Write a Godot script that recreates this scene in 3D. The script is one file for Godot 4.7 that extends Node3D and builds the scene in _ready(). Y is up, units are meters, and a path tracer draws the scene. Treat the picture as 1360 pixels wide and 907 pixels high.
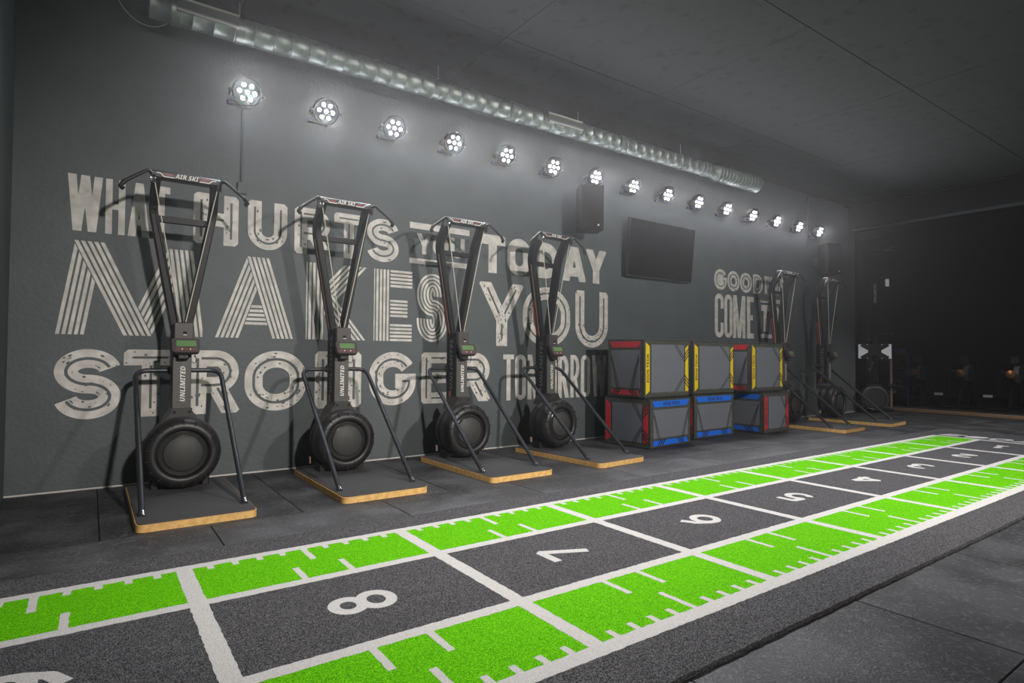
extends Node3D
# A dark functional-fitness gym: air ski machines along a lettered wall, a sprint turf, a row of LED par lamps.
# x runs along the lettered wall, z out of it into the room, y up, metres.

const WALL_H := 3.58
var M := {}
var rng := RandomNumberGenerator.new()
var font: SystemFont


func _ready() -> void:
	rng.seed = 7
	setup_camera_and_light()
	font = SystemFont.new()
	font.font_names = PackedStringArray(["Droid Sans"])
	font.font_weight = 700
	make_materials()
	build_shell()
	build_floor()
	build_turf()
	build_lettering()
	build_machines()
	build_boxes()
	build_wall_fittings()
	build_duct()
	build_lamps()
	build_far_corner()


# ------------------------------------------------------------------ camera, sky, light

func setup_camera_and_light() -> void:
	var cam := Camera3D.new()
	cam.name = "camera"
	cam.position = Vector3(-0.343, 0.939, 5.035)
	cam.rotation = Vector3(0.02413, -0.61636, 0.00665)
	cam.fov = 59.76
	cam.near = 0.02
	cam.far = 100.0
	add_child(cam)
	cam.current = true
	var env := Environment.new()
	env.background_mode = Environment.BG_COLOR
	env.background_color = Color(0.0, 0.0, 0.0)
	env.tonemap_mode = Environment.TONE_MAPPER_LINEAR
	env.tonemap_exposure = 1.0
	env.volumetric_fog_enabled = true
	env.volumetric_fog_density = 0.0042
	env.volumetric_fog_albedo = Color(1, 1, 1)
	env.volumetric_fog_anisotropy = 0.8
	env.sdfgi_enabled = true
	env.ssao_enabled = true
	env.ssil_enabled = true
	var we := WorldEnvironment.new()
	we.name = "environment"
	we.environment = env
	add_child(we)


const LAMP_ENERGY := 3.1
const SPILL_ENERGY := 0.06
const KEY_ENERGY := 32.0
const FILL_ENERGY := 30.0


# ------------------------------------------------------------------ naming helpers

func put(called: String, mesh: Mesh, mat: Material, parent: Node = null) -> MeshInstance3D:
	var o := MeshInstance3D.new()
	o.mesh = mesh
	if mat != null:
		o.material_override = mat
	add_named(o, called, parent)
	return o


func add_named(o: Node, called: String, parent: Node = null) -> void:
	var p: Node = parent if parent != null else self
	var n := called
	var k := 0
	while p.has_node(NodePath(n)):
		k += 1
		n = "%s_%03d" % [called, k]
	o.name = n
	p.add_child(o, true)


func thing(called: String, label: String, category: String, group := "") -> Node3D:
	var o := Node3D.new()
	add_named(o, called)
	tag(o, label, category, group)
	return o


func tag(o: Node, label: String, category: String, group := "") -> void:
	o.set_meta("label", label)
	o.set_meta("category", category)
	if group != "":
		o.set_meta("group", group)


func struct_(o: Node, label: String, category := "") -> Node:
	o.set_meta("kind", "structure")
	o.set_meta("label", label)
	if category != "":
		o.set_meta("category", category)
	return o


func copy_of(src: Node3D, called: String, label: String) -> Node3D:
	var c: Node3D = src.duplicate()
	add_named(c, called)
	c.set_meta("label", label)
	return c


# ------------------------------------------------------------------ mesh helpers (counter-clockwise in, clockwise out)

func begin() -> SurfaceTool:
	var st := SurfaceTool.new()
	st.begin(Mesh.PRIMITIVE_TRIANGLES)
	return st


func tri(st: SurfaceTool, a: Vector3, b: Vector3, c: Vector3) -> void:
	var n := (b - a).cross(c - a)
	if n.length_squared() < 1e-16:
		return
	n = n.normalized()
	for p in [a, c, b]:
		st.set_normal(n)
		st.add_vertex(p)


func trin(st: SurfaceTool, p: Array, n: Array) -> void:
	for i in [0, 2, 1]:
		st.set_normal(n[i])
		st.add_vertex(p[i])


func quadn(st: SurfaceTool, p: Array, n: Array) -> void:
	trin(st, [p[0], p[1], p[2]], [n[0], n[1], n[2]])
	trin(st, [p[0], p[2], p[3]], [n[0], n[2], n[3]])


func out_tri(st: SurfaceTool, a: Vector3, b: Vector3, c: Vector3, inside: Vector3) -> void:
	if (b - a).cross(c - a).dot((a + b + c) / 3.0 - inside) < 0.0:
		tri(st, a, c, b)
	else:
		tri(st, a, b, c)


# box with chamfered edges
func bx(st: SurfaceTool, c: Vector3, s: Vector3, ch := 0.0, xf := Transform3D()) -> void:
	var h := s * 0.5
	var b := minf(ch, minf(h.x, minf(h.y, h.z)) * 0.95)
	var mid := xf * c
	if b <= 0.0:
		for ax in 3:
			for sg in [-1.0, 1.0]:
				var q := []
				for k in [[-1, -1], [1, -1], [1, 1], [-1, 1]]:
					var v := Vector3()
					v[ax] = sg * h[ax]
					v[(ax + 1) % 3] = k[0] * h[(ax + 1) % 3]
					v[(ax + 2) % 3] = k[1] * h[(ax + 2) % 3]
					q.append(xf * (c + v))
				out_tri(st, q[0], q[1], q[2], mid)
				out_tri(st, q[0], q[2], q[3], mid)
		return
	var corner := func(sx: float, sy: float, sz: float, ax: int) -> Vector3:
		var sgn := Vector3(sx, sy, sz)
		var v := Vector3()
		for i in 3:
			v[i] = sgn[i] * (h[i] if i == ax else h[i] - b)
		return xf * (c + v)
	for ax in 3:
		for sg in [-1.0, 1.0]:
			var q := []
			for k in [[-1, -1], [1, -1], [1, 1], [-1, 1]]:
				var s3 := Vector3()
				s3[ax] = sg
				s3[(ax + 1) % 3] = k[0]
				s3[(ax + 2) % 3] = k[1]
				q.append(corner.call(s3.x, s3.y, s3.z, ax))
			out_tri(st, q[0], q[1], q[2], mid)
			out_tri(st, q[0], q[2], q[3], mid)
	for ax in 3:  # edges that run along ax
		var a1 := (ax + 1) % 3
		var a2 := (ax + 2) % 3
		for s1 in [-1.0, 1.0]:
			for s2 in [-1.0, 1.0]:
				var lo := Vector3()
				lo[ax] = -1.0
				lo[a1] = s1
				lo[a2] = s2
				var hi := lo
				hi[ax] = 1.0
				var p0: Vector3 = corner.call(lo.x, lo.y, lo.z, a1)
				var p1: Vector3 = corner.call(hi.x, hi.y, hi.z, a1)
				var p2: Vector3 = corner.call(hi.x, hi.y, hi.z, a2)
				var p3: Vector3 = corner.call(lo.x, lo.y, lo.z, a2)
				out_tri(st, p0, p1, p2, mid)
				out_tri(st, p0, p2, p3, mid)
	for sx in [-1.0, 1.0]:
		for sy in [-1.0, 1.0]:
			for sz in [-1.0, 1.0]:
				out_tri(st, corner.call(sx, sy, sz, 0), corner.call(sx, sy, sz, 1), corner.call(sx, sy, sz, 2), mid)


func box_mesh(s: Vector3, ch := 0.0, c := Vector3()) -> ArrayMesh:
	var st := begin()
	bx(st, c, s, ch)
	return st.commit()


# round tube along points
func tube(st: SurfaceTool, pts: Array, r: float, seg := 10, caps := true) -> void:
	var n := pts.size()
	var dirs := []
	for i in n:
		var d := Vector3()
		if i > 0:
			d += ((pts[i] as Vector3) - (pts[i - 1] as Vector3)).normalized()
		if i < n - 1:
			d += ((pts[i + 1] as Vector3) - (pts[i] as Vector3)).normalized()
		dirs.append(d.normalized())
	var d0: Vector3 = dirs[0]
	var u := d0.cross(Vector3.UP if absf(d0.y) < 0.9 else Vector3.RIGHT).normalized()
	var rings := []
	var norms := []
	for i in n:
		var d: Vector3 = dirs[i]
		u = (u - d * u.dot(d)).normalized()
		var v := d.cross(u)
		var ring := []
		var nn := []
		for k in seg:
			var a := TAU * k / seg
			var o := u * cos(a) + v * sin(a)
			ring.append((pts[i] as Vector3) + o * r)
			nn.append(o)
		rings.append(ring)
		norms.append(nn)
	for i in n - 1:
		for k in seg:
			var k2 := (k + 1) % seg
			quadn(st, [rings[i][k], rings[i][k2], rings[i + 1][k2], rings[i + 1][k]], [norms[i][k], norms[i][k2], norms[i + 1][k2], norms[i + 1][k]])
	if caps:
		for k in seg:
			var k2 := (k + 1) % seg
			tri(st, pts[0], rings[0][k2], rings[0][k])
			tri(st, pts[n - 1], rings[n - 1][k], rings[n - 1][k2])


# polyline with rounded corners
func rounded(pts: Array, r: float, steps := 6) -> Array:
	var out := [pts[0]]
	for i in range(1, pts.size() - 1):
		var p: Vector3 = pts[i]
		var a := ((pts[i - 1] as Vector3) - p)
		var b := ((pts[i + 1] as Vector3) - p)
		var cut := minf(r, minf(a.length(), b.length()) * 0.45)
		var p0 := p + a.normalized() * cut
		var p1 := p + b.normalized() * cut
		for k in steps + 1:
			var t := float(k) / steps
			out.append(p0.lerp(p, t).lerp(p.lerp(p1, t), t))
	out.append(pts[pts.size() - 1])
	return out


# profile of (radius, height) turned about the transform's z axis; height runs along z
func lathe(st: SurfaceTool, prof: Array, seg: int, xf := Transform3D()) -> void:
	var pn := []
	for i in prof.size() - 1:
		var d: Vector2 = (prof[i + 1] as Vector2) - (prof[i] as Vector2)
		pn.append(Vector2(d.y, -d.x).normalized())
	for i in prof.size() - 1:
		var a: Vector2 = prof[i]
		var b: Vector2 = prof[i + 1]
		var na: Vector2 = pn[i]
		var nb: Vector2 = pn[i]
		if i > 0 and na.dot(pn[i - 1]) > 0.6:
			na = (na + pn[i - 1]).normalized()
		if i < pn.size() - 1 and nb.dot(pn[i + 1]) > 0.6:
			nb = (nb + pn[i + 1]).normalized()
		for k in seg:
			var t0 := TAU * k / seg
			var t1 := TAU * (k + 1) / seg
			var c0 := Vector3(cos(t0), sin(t0), 0)
			var c1 := Vector3(cos(t1), sin(t1), 0)
			var q := []
			var n := []
			for e in [[a, na, c0], [a, na, c1], [b, nb, c1], [b, nb, c0]]:
				q.append(xf * ((e[2] as Vector3) * e[0].x + Vector3(0, 0, e[0].y)))
				n.append((xf.basis * ((e[2] as Vector3) * e[1].x + Vector3(0, 0, e[1].y))).normalized())
			if (q[1] - q[0]).length_squared() > 1e-14:
				trin(st, [q[0], q[1], q[2]], [n[0], n[1], n[2]])
			if (q[2] - q[3]).length_squared() > 1e-14:
				trin(st, [q[0], q[2], q[3]], [n[0], n[2], n[3]])


# extruded flat polygon: xf maps (x, y, 0..depth)
func prism(st: SurfaceTool, poly: PackedVector2Array, depth: float, xf := Transform3D()) -> void:
	if poly.size() < 3:
		return
	var p := poly
	if Geometry2D.is_polygon_clockwise(p):
		p = p.duplicate()
		p.reverse()
	var idx := Geometry2D.triangulate_polygon(p)
	for i in range(0, idx.size(), 3):
		var a := p[idx[i]]
		var b := p[idx[i + 1]]
		var c := p[idx[i + 2]]
		if (b - a).cross(c - a) < 0.0:
			var t := b
			b = c
			c = t
		tri(st, xf * Vector3(a.x, a.y, depth), xf * Vector3(b.x, b.y, depth), xf * Vector3(c.x, c.y, depth))
		tri(st, xf * Vector3(a.x, a.y, 0), xf * Vector3(c.x, c.y, 0), xf * Vector3(b.x, b.y, 0))
	for i in p.size():
		var a := p[i]
		var b := p[(i + 1) % p.size()]
		tri(st, xf * Vector3(a.x, a.y, 0), xf * Vector3(b.x, b.y, 0), xf * Vector3(b.x, b.y, depth))
		tri(st, xf * Vector3(a.x, a.y, 0), xf * Vector3(b.x, b.y, depth), xf * Vector3(a.x, a.y, depth))


# a bar of rectangular section swept along points; side = direction of width w
func bar(st: SurfaceTool, pts: Array, w: float, d: float, side: Vector3) -> void:
	var n := pts.size()
	var rings := []
	for i in n:
		var t := Vector3()
		if i > 0:
			t += ((pts[i] as Vector3) - (pts[i - 1] as Vector3)).normalized()
		if i < n - 1:
			t += ((pts[i + 1] as Vector3) - (pts[i] as Vector3)).normalized()
		t = t.normalized()
		var u := (side - t * side.dot(t)).normalized()
		var v := t.cross(u)
		var r := []
		var b := minf(w, d) * 0.12
		for k in [[-1, -1, 1, 0], [-1, -1, 0, 1], [-1, 1, 0, -1], [-1, 1, 1, 0], [1, 1, -1, 0], [1, 1, 0, -1], [1, -1, 0, 1], [1, -1, -1, 0]]:
			r.append((pts[i] as Vector3) + u * (k[0] * w * 0.5 + k[2] * b) + v * (k[1] * d * 0.5 + k[3] * b))
		rings.append(r)
	for i in n - 1:
		var mid := ((pts[i] as Vector3) + (pts[i + 1] as Vector3)) * 0.5
		for k in 8:
			var k2 := (k + 1) % 8
			out_tri(st, rings[i][k], rings[i][k2], rings[i + 1][k2], mid)
			out_tri(st, rings[i][k], rings[i + 1][k2], rings[i + 1][k], mid)
	for e in [0, n - 1]:
		var mid2: Vector3 = pts[1] if e == 0 else pts[n - 2]
		for k in range(1, 7):
			out_tri(st, rings[e][0], rings[e][k], rings[e][k + 1], mid2)


# lettering: text scaled into width x height, sheared by slant, depth thick, centred, facing +z
func text_mesh(s: String, width: float, height: float, slant := 0.0, depth := 0.002) -> ArrayMesh:
	var tm := TextMesh.new()
	tm.font = font
	tm.text = s
	tm.font_size = 64
	tm.pixel_size = 0.01
	tm.depth = 0.05
	tm.curve_step = 2.0
	var arr := tm.get_mesh_arrays()
	var v: PackedVector3Array = arr[Mesh.ARRAY_VERTEX]
	var idx: PackedInt32Array = arr[Mesh.ARRAY_INDEX]
	var lo := Vector3(1e9, 1e9, 1e9)
	var hi := -lo
	for p in v:
		lo = lo.min(p)
		hi = hi.max(p)
	var ext := hi - lo
	var nv := PackedVector3Array()
	for p in v:
		var q := (p - lo) / ext
		var y := (q.y - 0.5) * height
		nv.append(Vector3((q.x - 0.5) * width + y * slant, y, q.z * depth))
	var st := begin()
	for i in range(0, idx.size(), 3):
		var a := nv[idx[i]]
		var b := nv[idx[i + 1]]
		var c := nv[idx[i + 2]]
		tri(st, a, c, b)
	return st.commit()


# ------------------------------------------------------------------ materials

func mat(col: Color, rough := 0.6, metal := 0.0, spec := 0.5) -> StandardMaterial3D:
	var m := StandardMaterial3D.new()
	m.albedo_color = col
	m.roughness = rough
	m.metallic = metal
	m.metallic_specular = spec
	return m


func noise_tex(freq: float, lo: Color, hi: Color, size := 512, kind := FastNoiseLite.TYPE_SIMPLEX_SMOOTH, oct := 4, sd := 1, off := [0.25, 0.75]) -> NoiseTexture2D:
	var n := FastNoiseLite.new()
	n.noise_type = kind
	n.frequency = freq
	n.fractal_octaves = oct
	n.seed = sd
	var t := NoiseTexture2D.new()
	t.width = size
	t.height = size
	t.seamless = true
	t.noise = n
	var g := Gradient.new()
	g.offsets = PackedFloat32Array(off)
	g.colors = PackedColorArray([lo, hi])
	t.color_ramp = g
	return t


func tri_world(m: StandardMaterial3D, scale: float) -> void:
	m.uv1_triplanar = true
	m.uv1_world_triplanar = true
	m.uv1_scale = Vector3.ONE * scale


func make_materials() -> void:
	# wall paint: dark slate with roller stipple
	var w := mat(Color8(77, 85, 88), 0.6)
	w.albedo_texture = noise_tex(0.006, Color8(243, 243, 243), Color8(255, 255, 255), 512, FastNoiseLite.TYPE_SIMPLEX_SMOOTH, 5, 3)
	w.heightmap_enabled = false
	w.normal_enabled = true
	var nn := noise_tex(0.08, Color.BLACK, Color.WHITE, 512, FastNoiseLite.TYPE_SIMPLEX_SMOOTH, 3, 5, [0.0, 1.0])
	nn.as_normal_map = true
	nn.bump_strength = 2.0
	w.normal_texture = nn
	w.normal_scale = 0.25
	tri_world(w, 0.6)
	M.wall = w
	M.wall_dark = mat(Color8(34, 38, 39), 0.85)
	# ceiling boards painted near-black, rough strand texture
	var c := mat(Color8(26, 31, 30), 0.85)
	c.albedo_texture = noise_tex(0.008, Color8(110, 110, 110), Color8(255, 255, 255), 1024, FastNoiseLite.TYPE_SIMPLEX, 7, 11, [0.12, 0.32])
	c.normal_enabled = true
	var cn := noise_tex(0.03, Color.BLACK, Color.WHITE, 512, FastNoiseLite.TYPE_CELLULAR, 3, 5, [0.0, 1.0])
	cn.as_normal_map = true
	cn.bump_strength = 2.0
	c.normal_texture = cn
	c.normal_scale = 0.12
	tri_world(c, 0.45)
	M.ceiling = c
	M.ceiling_gap = mat(Color8(20, 22, 22), 0.9)
	# rubber floor tiles, with chalky scuffs and fine crumb
	for i in 3:
		var f := mat([Color8(70, 70, 73), Color8(66, 66, 69), Color8(73, 73, 76)][i], 0.58, 0.0, 0.45)
		f.albedo_texture = noise_tex(0.003, Color8(165, 165, 165), Color8(255, 255, 255), 1024, FastNoiseLite.TYPE_SIMPLEX_SMOOTH, 7, 21 + i, [0.3, 0.75])
		f.detail_enabled = true
		f.detail_albedo = noise_tex(0.35, Color(0.8, 0.8, 0.8, 0.0), Color(0.8, 0.8, 0.8, 0.10), 512, FastNoiseLite.TYPE_VALUE, 1, 4, [0.62, 0.95])
		f.detail_blend_mode = BaseMaterial3D.BLEND_MODE_MIX
		f.normal_enabled = true
		var fn := noise_tex(0.3, Color.BLACK, Color.WHITE, 512, FastNoiseLite.TYPE_SIMPLEX, 2, 9, [0.0, 1.0])
		fn.as_normal_map = true
		fn.bump_strength = 3.0
		f.normal_texture = fn
		f.normal_scale = 0.15
		tri_world(f, 0.55)
		M["tile%d" % i] = f
	M.floor_gap = mat(Color8(14, 14, 14), 0.95)
	# turf
	M.turf_black = turf(Color8(124, 123, 125), Color8(84, 84, 86), Color8(255, 255, 255))
	M.turf_green = turf(Color8(128, 222, 12), Color8(135, 165, 130), Color8(255, 255, 255))
	M.turf_white = turf(Color8(216, 213, 209), Color8(225, 225, 225), Color8(255, 255, 255))
	# paint on the wall
	var p := mat(Color8(208, 204, 200), 0.6)
	p.albedo_texture = noise_tex(0.02, Color8(225, 225, 225), Color8(255, 255, 255), 256, FastNoiseLite.TYPE_SIMPLEX_SMOOTH, 4, 8)
	tri_world(p, 1.5)
	M.letter = p
	# machines
	M.black = mat(Color8(19, 19, 21), 0.5)
	M.matte_black = mat(Color8(14, 14, 15), 0.8, 0.0, 0.25)
	M.beam = mat(Color8(20, 22, 22), 0.9, 0.0, 0.2)
	M.black_metal = mat(Color8(24, 25, 27), 0.5, 0.0, 0.35)
	M.black_gloss = mat(Color8(20, 20, 21), 0.2)
	M.ring_gloss = mat(Color8(44, 44, 45), 0.22)
	M.black_plastic = mat(Color8(44, 43, 44), 0.42)
	var tyre := mat(Color8(36, 35, 36), 0.4)
	tyre.normal_enabled = true
	var tn := noise_tex(0.2, Color.BLACK, Color.WHITE, 256, FastNoiseLite.TYPE_SIMPLEX, 2, 2, [0.0, 1.0])
	tn.as_normal_map = true
	tyre.normal_texture = tn
	tyre.normal_scale = 0.08
	tri_world(tyre, 4.0)
	M.tyre = tyre
	M.panel_grey = mat(Color8(74, 72, 72), 0.5)
	M.cover_grey = mat(Color8(54, 53, 52), 0.6)
	M.slot = mat(Color8(12, 12, 12), 0.8)
	M.tube_grey = mat(Color8(58, 60, 66), 0.38, 0.4)
	M.steel = mat(Color8(190, 192, 196), 0.25, 1.0)
	M.white_print = mat(Color8(225, 222, 218), 0.5)
	M.grey_print = mat(Color8(92, 92, 92), 0.5)
	M.red_print = mat(Color8(120, 38, 36), 0.45)
	M.tan_print = mat(Color8(185, 150, 128), 0.45)
	M.cord = mat(Color8(212, 204, 190), 0.7)
	var sc := mat(Color8(96, 128, 84), 0.3)
	sc.emission_enabled = true
	sc.emission = Color8(96, 130, 84)
	sc.emission_energy_multiplier = 0.05
	M.screen = sc
	M.console = mat(Color8(62, 56, 58), 0.5)
	M.red_bezel = mat(Color8(96, 58, 58), 0.5)
	var ply := mat(Color8(232, 190, 120), 0.55)
	ply.albedo_texture = noise_tex(0.02, Color8(235, 226, 214), Color8(255, 255, 255), 256, FastNoiseLite.TYPE_SIMPLEX, 3, 6)
	tri_world(ply, 3.0)
	M.ply = ply
	var rub := mat(Color8(80, 80, 82), 0.6)
	rub.albedo_texture = noise_tex(0.3, Color8(190, 190, 190), Color8(255, 255, 255), 512, FastNoiseLite.TYPE_SIMPLEX, 3, 16)
	tri_world(rub, 3.0)
	M.mat_top = rub
	# soft boxes
	var vin := mat(Color8(80, 81, 77), 0.5)
	vin.albedo_texture = noise_tex(0.04, Color8(215, 215, 215), Color8(255, 255, 255), 256, FastNoiseLite.TYPE_SIMPLEX_SMOOTH, 3, 26)
	tri_world(vin, 2.0)
	M.vinyl = vin
	M.panel_fabric = grid_fabric()
	M.yellow = mat(Color8(236, 204, 24), 0.5)
	M.blue = mat(Color8(22, 112, 236), 0.5)
	M.red = mat(Color8(206, 44, 58), 0.5)
	M.seam = mat(Color8(40, 42, 42), 0.7)
	# duct
	var duct := mat(Color8(172, 182, 178), 0.5, 0.95)
	duct.albedo_texture = noise_tex(0.03, Color8(225, 225, 225), Color8(255, 255, 255), 256, FastNoiseLite.TYPE_SIMPLEX_SMOOTH, 3, 36)
	tri_world(duct, 2.0)
	M.duct = duct
	M.duct_dark = mat(Color8(150, 158, 155), 0.45, 0.8)
	var led := mat(Color8(255, 255, 255), 0.3)
	led.emission_enabled = true
	led.emission = Color8(245, 246, 255)
	led.emission_energy_multiplier = 4.0
	M.led = led
	var blued := mat(Color8(60, 70, 120), 0.3)
	blued.emission_enabled = true
	blued.emission = Color8(110, 130, 255)
	blued.emission_energy_multiplier = 0.22
	M.led_blue = blued
	M.tv = mat(Color8(6, 7, 8), 0.1, 0.0, 0.25)
	M.fan_grey = mat(Color8(150, 155, 150), 0.5)
	M.copper = mat(Color8(200, 130, 80), 0.35, 0.8)
	M.wood_edge = mat(Color8(150, 120, 92), 0.7)
	var lit := mat(Color8(220, 222, 225), 0.4)
	lit.emission_enabled = true
	lit.emission = Color8(225, 228, 235)
	lit.emission_energy_multiplier = 0.2
	M.lit_screen = lit
	M.blue_cloth = mat(Color8(28, 50, 120), 0.8)
	M.caulk = mat(Color8(190, 188, 182), 0.6)


func turf(base: Color, lo: Color, hi: Color) -> StandardMaterial3D:
	var m := mat(base, 0.9, 0.0, 0.15)
	m.albedo_texture = noise_tex(0.42, lo, hi, 1024, FastNoiseLite.TYPE_VALUE, 2, 31, [0.32, 0.72])
	m.normal_enabled = true
	var n := noise_tex(0.42, Color.BLACK, Color.WHITE, 1024, FastNoiseLite.TYPE_VALUE, 2, 31, [0.0, 1.0])
	n.as_normal_map = true
	n.bump_strength = 4.0
	m.normal_texture = n
	m.normal_scale = 0.35
	tri_world(m, 1.15)
	return m


func grid_fabric() -> StandardMaterial3D:
	var m := mat(Color8(112, 116, 127), 0.75)
	var im := Image.create(64, 64, false, Image.FORMAT_RGB8)
	im.fill(Color8(255, 255, 255))
	for i in range(0, 64, 16):
		im.fill_rect(Rect2i(i, 0, 2, 64), Color8(222, 222, 226))
		im.fill_rect(Rect2i(0, i, 64, 2), Color8(222, 222, 226))
	m.albedo_texture = ImageTexture.create_from_image(im)
	m.uv1_triplanar = true
	m.uv1_scale = Vector3.ONE * 12.0
	return m


# ------------------------------------------------------------------ room

const X0 := -0.785
const X1 := 10.62
const XF := 16.5
const ZF := 7.4

func slab(called: String, lo: Vector3, hi: Vector3, m: Material, parent: Node = null) -> MeshInstance3D:
	return put(called, box_mesh(hi - lo, 0.0, (lo + hi) * 0.5), m, parent)


func build_shell() -> void:
	struct_(slab("wall_back", Vector3(X0 - 0.2, -0.1, -0.2), Vector3(X1, WALL_H + 0.1, 0.0), M.wall), "dark slate painted wall behind the air ski machines", "wall")
	struct_(slab("wall_left", Vector3(X0 - 0.2, -0.1, 0.0), Vector3(X0, WALL_H + 0.1, ZF), M.wall), "dark slate side wall at the left edge", "wall")
	struct_(slab("wall_front", Vector3(X0 - 0.2, -0.1, ZF), Vector3(XF, 4.3, ZF + 0.2), M.wall_dark), "dark wall behind the viewer", "wall")
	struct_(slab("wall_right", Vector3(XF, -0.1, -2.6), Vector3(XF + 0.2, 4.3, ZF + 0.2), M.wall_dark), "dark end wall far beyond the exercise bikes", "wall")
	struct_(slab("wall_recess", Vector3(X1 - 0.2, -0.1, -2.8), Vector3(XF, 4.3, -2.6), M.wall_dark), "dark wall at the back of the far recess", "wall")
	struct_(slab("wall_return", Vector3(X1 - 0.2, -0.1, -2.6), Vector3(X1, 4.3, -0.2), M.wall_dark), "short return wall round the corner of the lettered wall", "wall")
	# ceiling: a deck with boards under it
	var ce := slab("ceiling", Vector3(X0 - 0.2, WALL_H + 0.012, -0.2), Vector3(10.42, WALL_H + 0.2, ZF + 0.2), M.ceiling_gap)
	struct_(ce, "dark painted board ceiling with worn seams", "ceiling")
	var xs := [X0]
	var x := 0.55
	while x < 10.4:
		xs.append(x)
		x += 1.87
	xs.append(10.4)
	var zs := [0.0, 1.02, 2.57, 4.12, 5.67, ZF]
	for i in xs.size() - 1:
		for j in zs.size() - 1:
			var g := 0.0016
			var lo := Vector3(xs[i] + g, WALL_H + rng.randf_range(0.0, 0.004), zs[j] + g)
			var hi := Vector3(xs[i + 1] - g, WALL_H + 0.013, zs[j + 1] - g)
			put("ceiling_board", box_mesh(hi - lo, 0.002, (lo + hi) * 0.5), M.ceiling, ce)
	var hi_c := slab("ceiling_far", Vector3(10.42, 4.1, -2.8), Vector3(XF + 0.2, 4.3, ZF + 0.2), M.wall_dark)
	hi_c.name = "ceiling_001"
	struct_(hi_c, "dark higher ceiling beyond the downstand beam", "ceiling")
	var st := begin()
	bx(st, Vector3(10.56, 3.62, (ZF - 0.2) * 0.5), Vector3(0.32, 0.9, ZF + 0.2 - 0.001), 0.01)
	var beam := put("trim_1", st.commit(), M.beam)
	struct_(beam, "dark downstand beam across the end of the ceiling", "beam")
	var st2 := begin()
	bx(st2, Vector3((X0 + X1) * 0.5, 0.006, 0.004), Vector3(X1 - X0, 0.012, 0.008), 0.002)
	struct_(put("baseboard_back", st2.commit(), M.caulk), "thin pale sealant strip along the foot of the lettered wall", "baseboard")


func build_floor() -> void:
	var fl := slab("floor", Vector3(X0 - 0.2, -0.12, -2.8), Vector3(XF + 0.2, -0.008, ZF + 0.2), M.floor_gap)
	struct_(fl, "floor of black rubber tiles with pale scuffs", "floor")
	var rows := [[0.0, 0.41, 0.71], [0.41, 1.41, 0.71], [1.41, 1.868, 0.21], [3.902, 4.43, 0.1], [4.43, 5.43, 0.6], [5.43, 6.43, 0.1], [6.43, 7.4, 0.6]]
	for r in rows:
		var xs := [X0]
		var x: float = r[2] - 2.0
		while x < 11.4:
			if x > X0 + 0.05:
				xs.append(x)
			x += 1.0
		xs.append(11.4)
		for i in xs.size() - 1:
			tile(fl, xs[i], xs[i + 1], r[0], r[1])
	for zz in [[1.868, 2.88], [2.88, 3.902]]:
		for xx in [[8.96, 10.0], [10.0, 11.4]]:
			tile(fl, xx[0], xx[1], zz[0], zz[1])
	for zz in [[-2.6, -1.6], [-1.6, -0.6], [-0.6, 0.0]]:
		tile(fl, X1, 11.4, zz[0], zz[1])


func tile(parent: Node, xa: float, xb: float, za: float, zb: float) -> void:
	var g := 0.0026
	var top := rng.randf_range(-0.0015, 0.0)
	var lo := Vector3(xa + g, -0.009, za + g)
	var hi := Vector3(xb - g, top, zb - g)
	put("rubber_tile", box_mesh(hi - lo, 0.002, (lo + hi) * 0.5), M["tile%d" % rng.randi_range(0, 2)], parent)


# ------------------------------------------------------------------ sprint turf

const TY := 0.012

# a rectangle of tufts with a slightly ragged outline
func tuft_rect(st: SurfaceTool, xa: float, xb: float, za: float, zb: float, top: float, rag := 0.0022) -> void:
	var poly := PackedVector2Array()
	var pts := [Vector2(xa, za), Vector2(xb, za), Vector2(xb, zb), Vector2(xa, zb)]
	for i in 4:
		var a: Vector2 = pts[i]
		var b: Vector2 = pts[(i + 1) % 4]
		var n := maxi(1, int(a.distance_to(b) / 0.016))
		var nrm := (b - a).normalized().orthogonal()
		for k in n:
			poly.append(a.lerp(b, float(k) / n) + nrm * rng.randf_range(-rag, rag))
	prism(st, poly, top, Transform3D(Basis(Vector3(1, 0, 0), Vector3(0, 0, -1), Vector3(0, 1, 0)), Vector3(0, 0, 0)) * Transform3D(Basis().scaled(Vector3(1, -1, 1)), Vector3()))


func ground_poly(st: SurfaceTool, poly: PackedVector2Array, y0: float, y1: float) -> void:
	# poly in (x, z)
	var p := PackedVector2Array()
	for q in poly:
		p.append(Vector2(q.x, -q.y))
	prism(st, p, y1 - y0, Transform3D(Basis(Vector3(1, 0, 0), Vector3(0, 0, -1), Vector3(0, 1, 0)), Vector3(0, y0, 0)))


func rag_poly(poly: PackedVector2Array, rag: float, step := 0.016) -> PackedVector2Array:
	var out := PackedVector2Array()
	for i in poly.size():
		var a := poly[i]
		var b := poly[(i + 1) % poly.size()]
		var n := maxi(1, int(a.distance_to(b) / step))
		for k in n:
			out.append(a.lerp(b, float(k) / n) + Vector2(rng.randf_range(-rag, rag), rng.randf_range(-rag, rag)))
	return out


func rect_poly(xa: float, xb: float, za: float, zb: float) -> PackedVector2Array:
	return PackedVector2Array([Vector2(xa, za), Vector2(xb, za), Vector2(xb, zb), Vector2(xa, zb)])


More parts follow.
